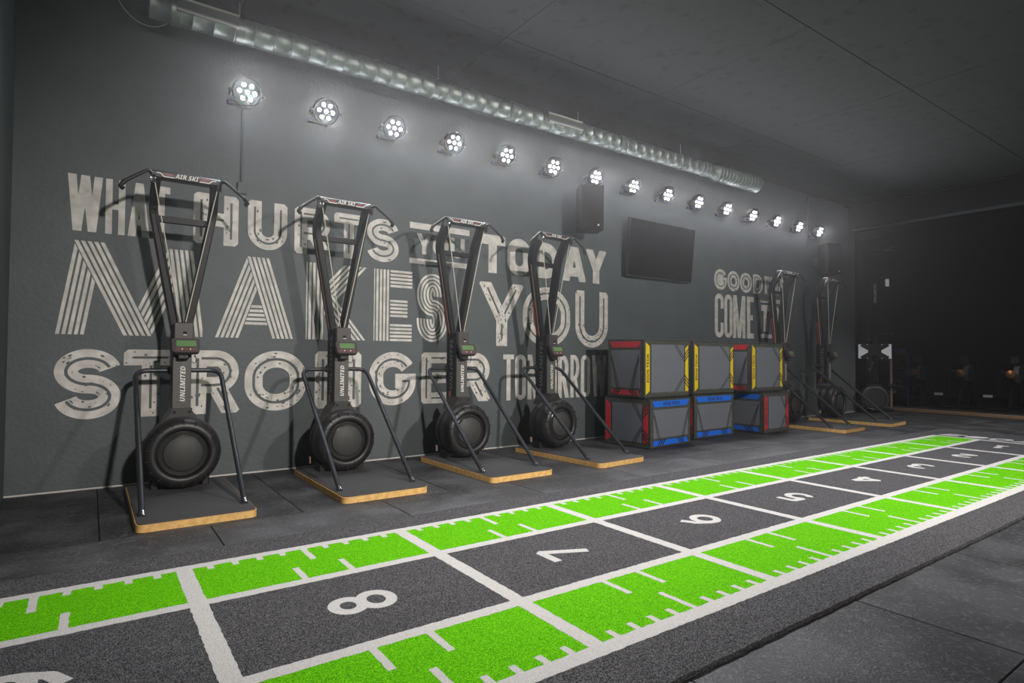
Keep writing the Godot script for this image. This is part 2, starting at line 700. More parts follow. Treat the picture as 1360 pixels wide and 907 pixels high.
func build_turf() -> void:
	var t := thing("sprint_turf", "black and green sprint turf with white ruler lines and numbers on the rubber floor", "turf")
	var st := begin()
	ground_poly(st, rag_poly(rect_poly(X0, 8.95, 1.872, 3.898), 0.003, 0.03), -0.006, TY)
	put("black_turf", st.commit(), M.turf_black, t)
	var zA := [2.083, 2.135]
	var zB := [2.522, 2.574]
	var zC := [3.183, 3.238]
	var zD := [3.618, 3.682]
	var lw := 0.031
	# green strips between the lines, one piece a cell
	for k in range(-1, 8):
		for s in [[zA[1], zB[0]], [zC[1], zD[0]]]:
			st = begin()
			ground_poly(st, rect_poly(maxf(X0, k + lw - 0.004), k + 1 - lw + 0.004, s[0] - 0.004, s[1] + 0.004), TY - 0.002, TY + 0.0006)
			put("green_turf", st.commit(), M.turf_green, t)
	for z in [zA, zB, zC, zD]:
		st = begin()
		ground_poly(st, rag_poly(rect_poly(X0, 8.03, z[0], z[1]), 0.0022), TY - 0.002, TY + 0.0012)
		put("long_line", st.commit(), M.turf_white, t)
	for k in range(0, 9):
		st = begin()
		ground_poly(st, rag_poly(rect_poly(k - lw, k + lw, zA[0], zD[1]), 0.0022), TY - 0.002, TY + 0.0014)
		put("cross_line", st.commit(), M.turf_white, t)
	var tw := 0.0135
	for k in range(-1, 8):
		for i in range(1, 10):
			var x := k + i * 0.1
			if x < X0 + 0.03:
				continue
			var la := 0.17 if i == 5 else 0.05
			for e in [[zA[1] - 0.004, zA[1] + la - 0.005], [zD[0] - la, zD[0] + 0.004]]:
				st = begin()
				ground_poly(st, rag_poly(rect_poly(x - tw, x + tw, e[0], e[1]), 0.0016), TY - 0.002, TY + 0.0013)
				put("tick_mark", st.commit(), M.turf_white, t)
			if i == 4 or i == 6:
				for e in [[zB[0] - 0.15, zB[0] + 0.004], [zC[1] - 0.004, zC[1] + 0.15]]:
					st = begin()
					ground_poly(st, rag_poly(rect_poly(x - tw, x + tw, e[0], e[1]), 0.0016), TY - 0.002, TY + 0.0013)
					put("tick_mark", st.commit(), M.turf_white, t)
	for k in range(-1, 8):
		put("numeral", numeral(8 - k, k + 0.508, 2.878), M.turf_white, t)
	# lettering beyond the last line, read from the near side
	var glyphs := ["E", "C", "O", "A", "C", "H"]
	var z0 := 2.10
	for i in glyphs.size():
		var w := 0.235
		var polys := glyph(glyphs[i], w - 0.04, 0.22, 0.05, "round")
		st = begin()
		for s in polys:
			var gp := PackedVector2Array()
			for q in s:
				gp.append(Vector2(8.11 + q.y, z0 + i * w + q.x + q.y * 0.25))
			ground_poly(st, gp, TY - 0.002, TY + 0.0012)
		put("turf_letter", st.commit(), M.turf_white, t)


func numeral(n: int, cx: float, cz: float) -> ArrayMesh:
	# digit space: right = -z, up = -x; 0.18 wide, 0.26 high, round strokes
	var lines := []
	var W := 0.066
	var H := 0.108
	match n:
		1:
			lines = [[Vector2(-0.035, 0.07), Vector2(0.01, H), Vector2(0.01, -H)], [Vector2(-0.045, -H), Vector2(0.06, -H)]]
		2:
			lines = [arc2(Vector2(0, 0.05), 0.062, 0.058, 160, -35) + [Vector2(-W, -H)], [Vector2(-W, -H), Vector2(W, -H)]]
		3:
			lines = [arc2(Vector2(0, 0.055), 0.058, 0.053, 150, -90), arc2(Vector2(0, -0.053), 0.066, 0.056, 90, -150)]
		4:
			lines = [[Vector2(0.038, -H), Vector2(0.038, H)], [Vector2(0.038, H), Vector2(-W - 0.008, -0.045), Vector2(W + 0.01, -0.045)]]
		5:
			lines = [[Vector2(W - 0.006, H), Vector2(-0.05, H), Vector2(-0.058, 0.012)] + arc2(Vector2(-0.002, -0.04), 0.066, 0.068, 125, -150)]
		6:
			lines = [arc2(Vector2(0.0, -0.042), 0.066, 0.066, 0, 360), [Vector2(0.05, H), Vector2(-0.02, 0.07), Vector2(-0.058, 0.0), Vector2(-0.066, -0.042)]]
		7:
			lines = [[Vector2(-W - 0.006, H), Vector2(W, H), Vector2(-0.03, -H)]]
		8:
			lines = [arc2(Vector2(0, 0.057), 0.058, 0.051, 0, 360), arc2(Vector2(0, -0.052), 0.066, 0.056, 0, 360)]
		_:
			lines = [arc2(Vector2(0.0, 0.042), 0.066, 0.066, 0, 360), [Vector2(-0.05, -H), Vector2(0.02, -0.07), Vector2(0.058, 0.0), Vector2(0.066, 0.042)]]
	var st := begin()
	var lift := 0.0
	for l in lines:
		var xz := PackedVector2Array()
		for q in l:
			xz.append(Vector2(cx - q.y, cz - q.x))
		for p in stroke(xz, 0.0215, true):
			ground_poly(st, p, TY - 0.002, TY + 0.0012 + lift)
		lift += 0.0001
	return st.commit()


func arc2(c: Vector2, rx: float, ry: float, a0: float, a1: float, n := 28) -> Array:
	var out := []
	for i in n + 1:
		var a := deg_to_rad(lerpf(a0, a1, float(i) / n))
		out.append(c + Vector2(cos(a) * rx, sin(a) * ry))
	return out


# polygons that cover a polyline of half width r; closed lines come back as ring quads
func stroke(line: PackedVector2Array, r: float, round_ends := true) -> Array:
	var out := []
	if line[0].distance_to(line[line.size() - 1]) < 1e-5 and line.size() > 4:
		for i in line.size() - 1:
			var n := line.size() - 1
			var a := line[i]
			var b := line[(i + 1) % n]
			var na := (line[(i + 1) % n] - line[(i - 1 + n) % n]).normalized().orthogonal() * r
			var nb := (line[(i + 2) % n] - line[i]).normalized().orthogonal() * r
			out.append(PackedVector2Array([a + na, b + nb, b - nb, a - na]))
		return out
	for p in Geometry2D.offset_polyline(line, r, Geometry2D.JOIN_ROUND if round_ends else Geometry2D.JOIN_MITER, Geometry2D.END_ROUND if round_ends else Geometry2D.END_BUTT):
		if not Geometry2D.is_polygon_clockwise(p):
			out.append(p)
	return out


# ------------------------------------------------------------------ painted lettering

# centre lines of a capital in a box w x h for a stroke t wide (origin at the lower left)
func centre_lines(c: String, w: float, h: float, t: float) -> Array:
	var a := t * 0.5
	var e := 0.25
	var r := minf(w * 0.5 - a, (h - t) * 0.42)
	match c:
		"W":
			var x1 := w * 0.29
			var x2 := w * 0.71
			return [ext(Vector2(a * 1.1, h), Vector2(x1, 0), e), ext(Vector2(x1, 0), Vector2(w * 0.5, h), e), ext(Vector2(w * 0.5, h), Vector2(x2, 0), e), ext(Vector2(x2, 0), Vector2(w - a * 1.1, h), e)]
		"H":
			return [[Vector2(a, 0), Vector2(a, h)], [Vector2(w - a, 0), Vector2(w - a, h)], [Vector2(a, h * 0.5), Vector2(w - a, h * 0.5)]]
		"A":
			return [ext(Vector2(a * 1.05, 0), Vector2(w * 0.5, h + t * 0.15), e), ext(Vector2(w * 0.5, h + t * 0.15), Vector2(w - a * 1.05, 0), e), [Vector2(w * 0.26, h * 0.27), Vector2(w * 0.74, h * 0.27)]]
		"T":
			return [[Vector2(0, h - a), Vector2(w, h - a)], [Vector2(w * 0.5, 0), Vector2(w * 0.5, h - a)]]
		"I":
			return [[Vector2(w * 0.5, 0), Vector2(w * 0.5, h)]]
		"U":
			return [[Vector2(a, h)] + arc2(Vector2(w * 0.5, a + r), w * 0.5 - a, r, 180, 360) + [Vector2(w - a, h)]]
		"R":
			var b := h * 0.45
			var rr := (h - a - b) * 0.5
			return [[Vector2(a, 0), Vector2(a, h)], [Vector2(a, h - a)] + arc2(Vector2(w - a * 1.2 - minf(rr, w * 0.4), (h - a + b) * 0.5), minf(rr, w * 0.4), rr, 90, -90) + [Vector2(a, b)], ext2(Vector2(w * 0.52, b), Vector2(w - a, 0), e)]
		"S":
			var ry := (h - t) * 0.25
			return [arc2(Vector2(w * 0.5, h - a - ry), w * 0.5 - a, ry, 12, 270) + arc2(Vector2(w * 0.5, a + ry), w * 0.5 - a, ry, 90, -168).slice(1)]
		"O":
			return [round_box(w, h, a, r)]
		"G":
			var g := arc2(Vector2(w * 0.5, h - a - r), w * 0.5 - a, r, 30, 180) + arc2(Vector2(w * 0.5, a + r), w * 0.5 - a, r, 180, 350)
			return [g + [Vector2(w - a, h * 0.45), Vector2(w * 0.55, h * 0.45)]]
		"C":
			return [[Vector2(w - a, h * 0.66)] + arc2(Vector2(w * 0.5, h - a - r), w * 0.5 - a, r, 0, 180) + arc2(Vector2(w * 0.5, a + r), w * 0.5 - a, r, 180, 360) + [Vector2(w - a, h * 0.34)]]
		"D":
			var rd := minf(w - t, h * 0.5 - a)
			return [[Vector2(a, 0), Vector2(a, h)], [Vector2(a, h - a)] + arc2(Vector2(w - a - rd, h - a - rd), rd, rd, 90, 0) + arc2(Vector2(w - a - rd, a + rd), rd, rd, 0, -90) + [Vector2(a, a)]]
		"Y":
			return [ext(Vector2(w * 0.5, h * 0.42), Vector2(a * 1.15, h), e, false), ext(Vector2(w * 0.5, h * 0.42), Vector2(w - a * 1.15, h), e, false), [Vector2(w * 0.5, 0), Vector2(w * 0.5, h * 0.46)]]
		"M":
			return [[Vector2(a, 0), Vector2(a, h)], [Vector2(w - a, 0), Vector2(w - a, h)], ext(Vector2(a * 1.3, h), Vector2(w * 0.5, 0), e), ext(Vector2(w * 0.5, 0), Vector2(w - a * 1.3, h), e)]
		"K":
			return [[Vector2(a, 0), Vector2(a, h)], ext(Vector2(a, h * 0.38), Vector2(w - a * 1.1, h), e), ext2(Vector2(w * 0.42, h * 0.58), Vector2(w - a, 0), e)]
		"E":
			return [[Vector2(a, 0), Vector2(a, h)], [Vector2(a, h - a), Vector2(w, h - a)], [Vector2(a, h * 0.5), Vector2(w * 0.86, h * 0.5)], [Vector2(a, a), Vector2(w, a)]]
		"N":
			return [[Vector2(a, 0), Vector2(a, h)], [Vector2(w - a, 0), Vector2(w - a, h)], ext(Vector2(a * 1.1, h), Vector2(w - a * 1.1, 0), e)]
	return []


func ext(p: Vector2, q: Vector2, e: float, both := true) -> Array:
	var d := (q - p) * e
	return [p - d if both else p, q + d]


func ext2(p: Vector2, q: Vector2, e: float) -> Array:
	return [p, q + (q - p) * e]


func round_box(w: float, h: float, a: float, r: float) -> Array:
	var rx := w * 0.5 - a
	return arc2(Vector2(w * 0.5, h - a - r), rx, r, 0, 180, 24) + arc2(Vector2(w * 0.5, a + r), rx, r, 180, 360, 24) + [Vector2(w - a, h - a - r)]


# polygons of a letter, origin at the lower left of its box
func glyph(c: String, w: float, h: float, t: float, style: String) -> Array:
	var out := []
	var frame := PackedVector2Array([Vector2(0, 0), Vector2(w, 0), Vector2(w, h), Vector2(0, h)])
	if style in ["inline", "round"]:
		var k := t * 0.22  # soft corners
		frame = Geometry2D.offset_polygon(Geometry2D.offset_polygon(frame, -k)[0], k, Geometry2D.JOIN_ROUND)[0]
	for l in centre_lines(c, w, h, t):
		for p in stroke(PackedVector2Array(l), t * 0.5, false):
			for q in Geometry2D.intersect_polygons(p, frame):
				out.append(q)
	return out


func tweak(l: Array, t: float, by: float) -> Array:
	# pull both ends of an open line in by `by`
	var p := l.duplicate()
	var n := p.size()
	if (p[0] as Vector2).distance_to(p[n - 1]) < 1e-5:
		return p
	for k in [[0, 1], [n - 1, n - 2]]:
		var a: Vector2 = p[k[0]]
		var b: Vector2 = p[k[1]]
		var d := b - a
		p[k[0]] = a + d.normalized() * minf(by, d.length() * 0.6)
	return p


func letter_on_wall(parent: Node, c: String, style: String, x0: float, x1: float, y0: float, y1: float) -> void:
	var w := x1 - x0
	var h := y1 - y0
	var t: float = {"solid": w * 0.34, "inline": minf(0.134 if y0 < 1.5 else 0.104, w * 0.34), "thin": 0.045, "round": 0.10, "cond": w * 0.34, "stripe": 0.155}[style]
	if c in ["M", "W"] and style in ["cond", "solid"]:
		t = w * 0.235
	if c == "T" and style in ["cond", "solid"]:
		t = 0.05 if w < 0.2 else 0.09
	if c == "E" and style == "cond":
		t = 0.075
	if c == "I":
		t = w
	var at := Transform3D(Basis(), Vector3(x0, y0, -0.001))
	var st := begin()
	if style == "stripe":
		for p in striped(c, w, h, t):
			prism(st, p, 0.003, at)
		put("letter", st.commit(), M.letter, parent)
		return
	var lift := 0.0
	for p in glyph(c, w, h, t, style):
		prism(st, p, 0.003 + lift, at)
		lift += 0.00002
	var o := put("letter", st.commit(), M.letter, parent)
	if style != "inline":
		return
	# the painted-out centre line and the worn flecks, in wall colour
	st = begin()
	lift = 0.0
	var first := true
	for l in centre_lines(c, w, h, t):
		var q := tweak(l, t, t * 0.5 if first or c in ["T", "H", "E", "N", "Y"] else t * 0.2)
		first = false
		if c == "A" or c == "R" or c == "Y" or c == "N":
			q = clip_to_box(q, w, h, t * 0.42)
		for p in stroke(PackedVector2Array(q), t * 0.075, false):
			prism(st, p, 0.0042 + lift, at)
			lift += 0.00003
	for i in int(maxf(0.0, (w - 0.22) * 230.0)):
		var ls := centre_lines(c, w, h, t)
		var l2: Array = ls[rng.randi_range(0, ls.size() - 1)]
		var k := rng.randi_range(0, l2.size() - 2)
		var p0: Vector2 = (l2[k] as Vector2).lerp(l2[k + 1], rng.randf())
		var dir := ((l2[k + 1] as Vector2) - (l2[k] as Vector2)).normalized()
		p0 += dir.orthogonal() * rng.randf_range(-0.42, 0.42) * t
		if p0.x < 0.012 or p0.x > w - 0.012 or p0.y < 0.012 or p0.y > h - 0.012:
			continue
		var fl := PackedVector2Array()
		var sz := rng.randf_range(0.0025, 0.0085)
		var ln := rng.randf_range(1.0, 2.6)
		for m in 6:
			var a := TAU * m / 6.0
			fl.append(p0 + (dir * cos(a) * ln + dir.orthogonal() * sin(a)) * sz * rng.randf_range(0.5, 1.2))
		prism(st, fl, 0.0045 + lift, at)
		lift += 0.000004
	put("inline_line", st.commit(), M.wall, o)


func clip_to_box(l: Array, w: float, h: float, m: float) -> Array:
	var out := []
	for q in l:
		out.append(q)
	var n := out.size()
	for k in [[0, 1], [n - 1, n - 2]]:
		var a: Vector2 = out[k[0]]
		var b: Vector2 = out[k[1]]
		var s := 0
		while (a.y < m or a.y > h - m) and s < 60:
			a = a.lerp(b, 0.03)
			s += 1
		out[k[0]] = a
	return out


# five parallel stripes along each stroke; later strokes stop at earlier ones
func striped(c: String, w: float, h: float, t: float) -> Array:
	var frame := PackedVector2Array([Vector2(0, 0), Vector2(w, 0), Vector2(w, h), Vector2(0, h)])
	var lines := []
	match c:
		"M":
			lines = [ext(Vector2(0.20 * w, h), Vector2(0.53 * w, 0), 0.2), ext(Vector2(0.83 * w, h), Vector2(0.92 * w, 0), 0.2), ext(Vector2(0.53 * w, 0), Vector2(0.83 * w, h), 0.2), ext(Vector2(0.20 * w, h), Vector2(0.088 * w, 0), 0.2)]
		"A":
			lines = [ext(Vector2(w * 0.52, h), Vector2(w - 0.1, 0), 0.2), ext(Vector2(w * 0.52, h), Vector2(0.1, 0), 0.2), [Vector2(w * 0.2, h * 0.285), Vector2(w * 0.8, h * 0.285)]]
		"K":
			lines = [[Vector2(t * 0.42, -0.1), Vector2(t * 0.42, h + 0.1)], ext(Vector2(w * 0.30, h * 0.52), Vector2(w - 0.1, 0), 0.25), ext(Vector2(t * 0.5, h * 0.40), Vector2(w - 0.1, h), 0.25)]
		"E":
			lines = [[Vector2(t * 0.42, -0.1), Vector2(t * 0.42, h + 0.1)], [Vector2(t, h - t * 0.5), Vector2(w + 0.1, h - t * 0.5)], [Vector2(t, h * 0.46), Vector2(w * 0.88, h * 0.46)], [Vector2(t, t * 0.5), Vector2(w + 0.1, t * 0.5)]]
		"S":
			var ry := (h - t) * 0.25
			var a := t * 0.5
			lines = [arc2(Vector2(w * 0.5, h - a - ry), w * 0.5 - a, ry, -8, 270, 40) + arc2(Vector2(w * 0.5, a + ry), w * 0.5 - a, ry, 90, -188, 40).slice(1)]
	var done := []
	var out := []
	var count := 5
	var pitch := t / (count - 0.38)
	for l in lines:
		var pl := PackedVector2Array(l)
		for i in count:
			var off := -t * 0.5 + pitch * (i + 0.31)
			var sub := PackedVector2Array()
			for k in pl.size():
				var d := Vector2()
				if k > 0:
					d += (pl[k] - pl[k - 1]).normalized()
				if k < pl.size() - 1:
					d += (pl[k + 1] - pl[k]).normalized()
				sub.append(pl[k] + d.normalized().orthogonal() * off)
			var polys := stroke(sub, pitch * 0.31, false)
			for b in done:
				var nxt := []
				for p in polys:
					nxt.append_array(Geometry2D.clip_polygons(p, b))
				polys = nxt
			for p in polys:
				for q in Geometry2D.intersect_polygons(p, frame):
					out.append(q)
		for b in stroke(pl, t * 0.5 + pitch * 0.2, false):
			done.append(b)
	return out


func build_lettering() -> void:
	var q := thing("wall_lettering", "large white painted quote WHAT HURTS YOU TODAY behind the near machines", "wall lettering")
	var r1 := [1.778, 2.166]
	var r2 := [1.066, 1.712]
	var r3 := [0.484, 0.966]
	for e in [["W", -0.496, -0.294], ["H", -0.278, -0.163], ["A", -0.146, -0.010], ["T", -0.002, 0.114]]:
		letter_on_wall(q, e[0], "solid", e[1], e[2], r1[0], r1[1])
	for e in [["H", 0.270, 0.583], ["U", 0.652, 0.953], ["R", 1.012, 1.319], ["T", 1.343, 1.604], ["S", 1.638, 1.942]]:
		letter_on_wall(q, e[0], "inline", e[1], e[2], r1[0], r1[1])
	for e in [["Y", 2.121, 2.286], ["O", 2.291, 2.462], ["U", 2.483, 2.644]]:
		letter_on_wall(q, e[0], "thin", e[1], e[2], 1.890, 2.083)
	for y in [[2.122, 2.180], [1.795, 1.844]]:
		put("rule_line", box_mesh(Vector3(0.645, y[1] - y[0], 0.003), 0.0, Vector3(2.375, (y[0] + y[1]) * 0.5, 0.001)), M.letter, q)
	for e in [["T", 2.819, 3.131], ["O", 3.156, 3.458], ["D", 3.547, 3.855], ["A", 3.896, 4.254], ["Y", 4.242, 4.576]]:
		letter_on_wall(q, e[0], "round", e[1], e[2], 1.780, 2.168)
	for e in [["M", -0.542, 0.345], ["A", 0.414, 1.032], ["K", 1.115, 1.636], ["E", 1.710, 2.082], ["S", 2.132, 2.460]]:
		letter_on_wall(q, e[0], "stripe", e[1], e[2], r2[0], r2[1])
	for e in [["Y", 2.807, 3.378], ["O", 3.361, 4.015], ["U", 4.094, 4.597]]:
		letter_on_wall(q, e[0], "inline", e[1], e[2], 1.040, 1.685)
	for e in [["S", -0.543, -0.165], ["T", -0.151, 0.182], ["R", 0.256, 0.617], ["O", 0.648, 1.125], ["N", 1.196, 1.600], ["G", 1.673, 2.128], ["E", 2.187, 2.488], ["R", 2.546, 2.961]]:
		letter_on_wall(q, e[0], "inline", e[1], e[2], r3[0], r3[1])
	for e in [["T", 3.114, 3.250], ["O", 3.266, 3.405], ["M", 3.429, 3.645], ["O", 3.666, 3.824], ["R", 3.845, 4.003], ["R", 4.024, 4.160], ["O", 4.179, 4.320], ["W", 4.343, 4.575]]:
		letter_on_wall(q, e[0], "cond", e[1], e[2], 0.479, 0.953)
	var g := thing("wall_lettering", "smaller white painted quote GOOD THINGS COME TO above the soft boxes", "wall lettering")
	for e in [["G", 6.619, 6.898], ["O", 6.915, 7.199], ["O", 7.213, 7.500], ["D", 7.532, 7.778]]:
		letter_on_wall(g, e[0], "inline", e[1], e[2], 1.873, 2.159)
	for e in [["T", 7.821, 7.900], ["H", 7.912, 7.992], ["I", 8.008, 8.036], ["N", 8.057, 8.138], ["G", 8.151, 8.237], ["S", 8.250, 8.337]]:
		letter_on_wall(g, e[0], "cond", e[1], e[2], 1.888, 2.154)
	for e in [["C", 6.629, 6.827], ["O", 6.844, 7.027], ["M", 7.047, 7.339], ["E", 7.380, 7.548], ["I", 0.0, 0.0]].slice(0, 4):
		letter_on_wall(g, e[0], "cond", e[1], e[2], 1.213, 1.820)
	for e in [["T", 7.735, 7.955], ["O", 8.0, 8.22]]:
		letter_on_wall(g, e[0], "cond", e[1], e[2], 1.325, 1.720)
	for y in [[1.757, 1.817], [1.228, 1.288]]:
		put("rule_line", box_mesh(Vector3(0.53, y[1] - y[0], 0.003), 0.0, Vector3(7.978, (y[0] + y[1]) * 0.5, 0.001)), M.letter, g)


# ------------------------------------------------------------------ air ski machines

# local frame: origin at the centre of the board on the floor; z0 = distance of that point from the wall
const MZ := 0.82

func mz(z: float) -> float:
	return z - MZ


func make_ski(label: String) -> Node3D:
	var t := thing("air_ski_machine", label, "ski machine", "air ski machines along the lettered wall")
	# board: plywood with rounded front corners and a rubber top
	var bp := PackedVector2Array()
	for q in rounded([Vector3(-0.3, 0.56, 0), Vector3(-0.3, -0.55, 0), Vector3(0.3, -0.55, 0), Vector3(0.3, 0.56, 0)], 0.055, 6):
		bp.append(Vector2(q.x, -q.y))
	var st := begin()
	ground_poly(st, bp, 0.0, 0.04)
	var board := put("plywood_board", st.commit(), M.ply, t)
	st = begin()
	var inner: PackedVector2Array = Geometry2D.offset_polygon(bp, -0.006)[0]
	ground_poly(st, inner, 0.0385, 0.0455)
	put("rubber_top", st.commit(), M.mat_top, board)
	# wheel housing, turned about z
	var vent := box_mesh(Vector3(0.03, 0.0065, 0.012), 0.0, Vector3(0.203, 0, mz(0.6005)))
	var ax := Transform3D(Basis(), Vector3(0, 0.283, 0))
	st = begin()
	lathe(st, [Vector2(0.0, mz(0.335)), Vector2(0.17, mz(0.335)), Vector2(0.205, mz(0.35)), Vector2(0.222, mz(0.385)), Vector2(0.222, mz(0.43)), Vector2(0.214, mz(0.44)), Vector2(0.214, mz(0.455)), Vector2(0.226, mz(0.465)), Vector2(0.235, mz(0.49)), Vector2(0.237, mz(0.52)), Vector2(0.233, mz(0.55)), Vector2(0.222, mz(0.578)), Vector2(0.205, mz(0.598)), Vector2(0.185, mz(0.608)), Vector2(0.168, mz(0.608)), Vector2(0.157, mz(0.602)), Vector2(0.153, mz(0.59)), Vector2(0.15, mz(0.57)), Vector2(0.0, mz(0.57))], 56, ax)
	var hs := put("wheel_housing", st.commit(), M.tyre, t)
	st = begin()
	lathe(st, [Vector2(0.148, mz(0.57)), Vector2(0.146, mz(0.586)), Vector2(0.142, mz(0.588)), Vector2(0.140, mz(0.58)), Vector2(0.134, mz(0.58)), Vector2(0.132, mz(0.588)), Vector2(0.128, mz(0.588)), Vector2(0.126, mz(0.58)), Vector2(0.120, mz(0.58)), Vector2(0.118, mz(0.59)), Vector2(0.113, mz(0.592))], 56, ax)
	put("grille_rings", st.commit(), M.ring_gloss, hs)
	st = begin()
	lathe(st, [Vector2(0.114, mz(0.57)), Vector2(0.114, mz(0.594)), Vector2(0.111, mz(0.597)), Vector2(0.012, mz(0.598)), Vector2(0.012, mz(0.5985)), Vector2(0.0, mz(0.5985))], 56, ax)
	put("round_cover", st.commit(), M.cover_grey, hs)
	for i in 18:
		var xf := Transform3D(Basis(Vector3(0, 0, 1), TAU * (i + 0.5) / 18), Vector3(0, 0.283, 0))
		put("vent_slot", vent, M.slot, hs).transform = xf
	st = begin()
	bx(st, Vector3(-0.223, 0.13, mz(0.40)), Vector3(0.006, 0.05, 0.028), 0.001)
	put("warning_label", st.commit(), M.tan_print, hs)
	# feet of the housing on the board
	st = begin()
	for s in [-1.0, 1.0]:
		bx(st, Vector3(s * 0.15, 0.075, mz(0.42)), Vector3(0.05, 0.07, 0.12), 0.008)
	put("housing_foot", st.commit(), M.black, t)
	# column
	st = begin()
	bx(st, Vector3(0, 0.80, mz(0.355)), Vector3(0.116, 0.68, 0.165), 0.006)
	var col := put("column", st.commit(), M.black_metal, t)
	st = begin()
	bx(st, Vector3(0, 0.735, mz(0.4425)), Vector3(0.112, 0.42, 0.014), 0.003)
	var fp := put("front_panel", st.commit(), M.panel_grey, col)
	var tx := put("lettering", text_mesh("UNLIMITED", 0.235, 0.03, 0.22), M.white_print, col)
	tx.transform = Transform3D(Basis(Vector3(0, 0, 1), PI / 2), Vector3(0.004, 0.735, mz(0.4494)))
	var tx2 := put("lettering", text_mesh("H", 0.026, 0.022, 0.22), M.grey_print, col)
	tx2.transform = Transform3D(Basis(Vector3(0, 0, 1), PI / 2), Vector3(0.008, 0.872, mz(0.4494)))
	for s in [-1.0, 1.0]:
		var ts := put("side_lettering", text_mesh("UNLIMITED", 0.46, 0.048, 0.25, 0.0015), M.grey_print, col)
		ts.transform = Transform3D(Basis(Vector3(0, 1, 0), s * PI / 2) * Basis(Vector3(0, 0, 1), PI / 2), Vector3(s * 0.0578, 0.87, mz(0.36)))
		st = begin()
		bx(st, Vector3(s * 0.0582, 0.55, mz(0.325)), Vector3(0.0016, 0.13, 0.03), 0.0)
		put("red_stripe", st.commit(), M.red_print, col)
		st = begin()
		bx(st, Vector3(s * 0.0582, 0.55, mz(0.349)), Vector3(0.0016, 0.15, 0.008), 0.0)
		put("white_stripe", st.commit(), M.tan_print, col)
	# flared bracket over the wheel, with its two bolts
	st = begin()
	prism(st, PackedVector2Array([Vector2(-0.06, 0.572), Vector2(-0.062, 0.55), Vector2(-0.085, 0.52), Vector2(-0.11, 0.46), Vector2(0.11, 0.46), Vector2(0.085, 0.52), Vector2(0.062, 0.55), Vector2(0.06, 0.572)]), 0.19, Transform3D(Basis(), Vector3(0, 0, mz(0.30))))
	var br := put("neck_bracket", st.commit(), M.black_plastic, t)
	for s in [-1.0, 1.0]:
		st = begin()
		lathe(st, [Vector2(0.009, 0.0), Vector2(0.009, 0.004), Vector2(0.0, 0.006)], 10, Transform3D(Basis(), Vector3(s * 0.045, 0.548, mz(0.489))))
		put("bolt", st.commit(), M.slot, br)
	# arms
	for s in [-1.0, 1.0]:
		var path := rounded([Vector3(s * 0.033, 1.08, mz(0.335)), Vector3(s * 0.185, 1.93, mz(0.345)), Vector3(s * 0.175, 2.115, mz(0.475))], 0.07, 5)
		st = begin()
		bar(st, path, 0.05, 0.085, Vector3(1, 0, 0))
		var arm := put("arm", st.commit(), M.black_metal, t)
		var dirv: Vector3 = (Vector3(s * 0.185, 1.93, mz(0.345)) - Vector3(s * 0.033, 1.08, mz(0.335))).normalized()
		var nrm: Vector3 = Vector3(0, 0, 1).cross(dirv).normalized() * (-s)
		if nrm.x * s < 0:
			nrm = -nrm
		st = begin()
		var p0: Vector3 = Vector3(s * 0.033, 1.08, mz(0.318)) + nrm * 0.0255 + dirv * 0.08
		bar(st, [p0, p0 + dirv * 0.34], 0.0018, 0.026, nrm)
		put("red_stripe", st.commit(), M.red_print, arm)
		st = begin()
		var p1: Vector3 = Vector3(s * 0.033, 1.08, mz(0.345)) + nrm * 0.0255 + dirv * 0.06
		bar(st, [p1, p1 + dirv * 0.72], 0.0018, 0.009, nrm)
		put("white_stripe", st.commit(), M.tan_print, arm)
	st = begin()
	bx(st, Vector3(0, 1.86, mz(0.335)), Vector3(0.33, 0.045, 0.03), 0.004)
	put("cross_bar", st.commit(), M.black_metal, t)
	# top bar with its print
	st = begin()
	bx(st, Vector3(0, 2.122, mz(0.475)), Vector3(0.42, 0.052, 0.075), 0.01)
	var top := put("top_bar", st.commit(), M.black, t)
	var a1 := put("lettering", text_mesh("AIR SKI", 0.135, 0.03, 0.25), M.white_print, top)
	a1.transform = Transform3D(Basis(), Vector3(0, 2.124, mz(0.5122)))
	for s in [-1.0, 1.0]:
		st = begin()
		for e in [[[Vector2(0.075, -0.012), Vector2(0.135, -0.012), Vector2(0.155, 0.008), Vector2(0.178, 0.008)]]]:
			var pl := PackedVector2Array()
			for q in e[0]:
				pl.append(Vector2(q.x * s, q.y))
			for p in stroke(pl, 0.0032, false):
				prism(st, p, 0.002, Transform3D(Basis(), Vector3(0, 2.122, mz(0.512))))
		put("white_stripe", st.commit(), M.white_print, top)
		st = begin()
		prism(st, PackedVector2Array([Vector2(0.078 * s, -0.004), Vector2(0.13 * s, -0.004), Vector2(0.145 * s, 0.012), Vector2(0.086 * s, 0.012)]), 0.002, Transform3D(Basis(), Vector3(0, 2.122, mz(0.512))))
		put("red_stripe", st.commit(), M.red_print, top)
	# pulleys, handles and cords
	for s in [-1.0, 1.0]:
		st = begin()
		lathe(st, [Vector2(0.0, -0.014), Vector2(0.03, -0.014), Vector2(0.03, -0.006), Vector2(0.024, 0.0), Vector2(0.03, 0.006), Vector2(0.03, 0.014), Vector2(0.0, 0.014)], 20, Transform3D(Basis(Vector3(0, 1, 0), PI / 2), Vector3(s * 0.198, 2.09, mz(0.50))))
		put("pulley", st.commit(), M.steel if s < 0 else M.black_plastic, t)
		st = begin()
		var hp := [Vector3(s * 0.205, 2.12, mz(0.515)), Vector3(s * 0.225, 2.135, mz(0.53)), Vector3(s * 0.33, 2.055, mz(0.54)), Vector3(s * 0.36, 2.03, mz(0.54))]
		tube(st, rounded(hp, 0.02, 3), 0.011, 8)
		var hd := put("handle", st.commit(), M.black, t)
		st = begin()
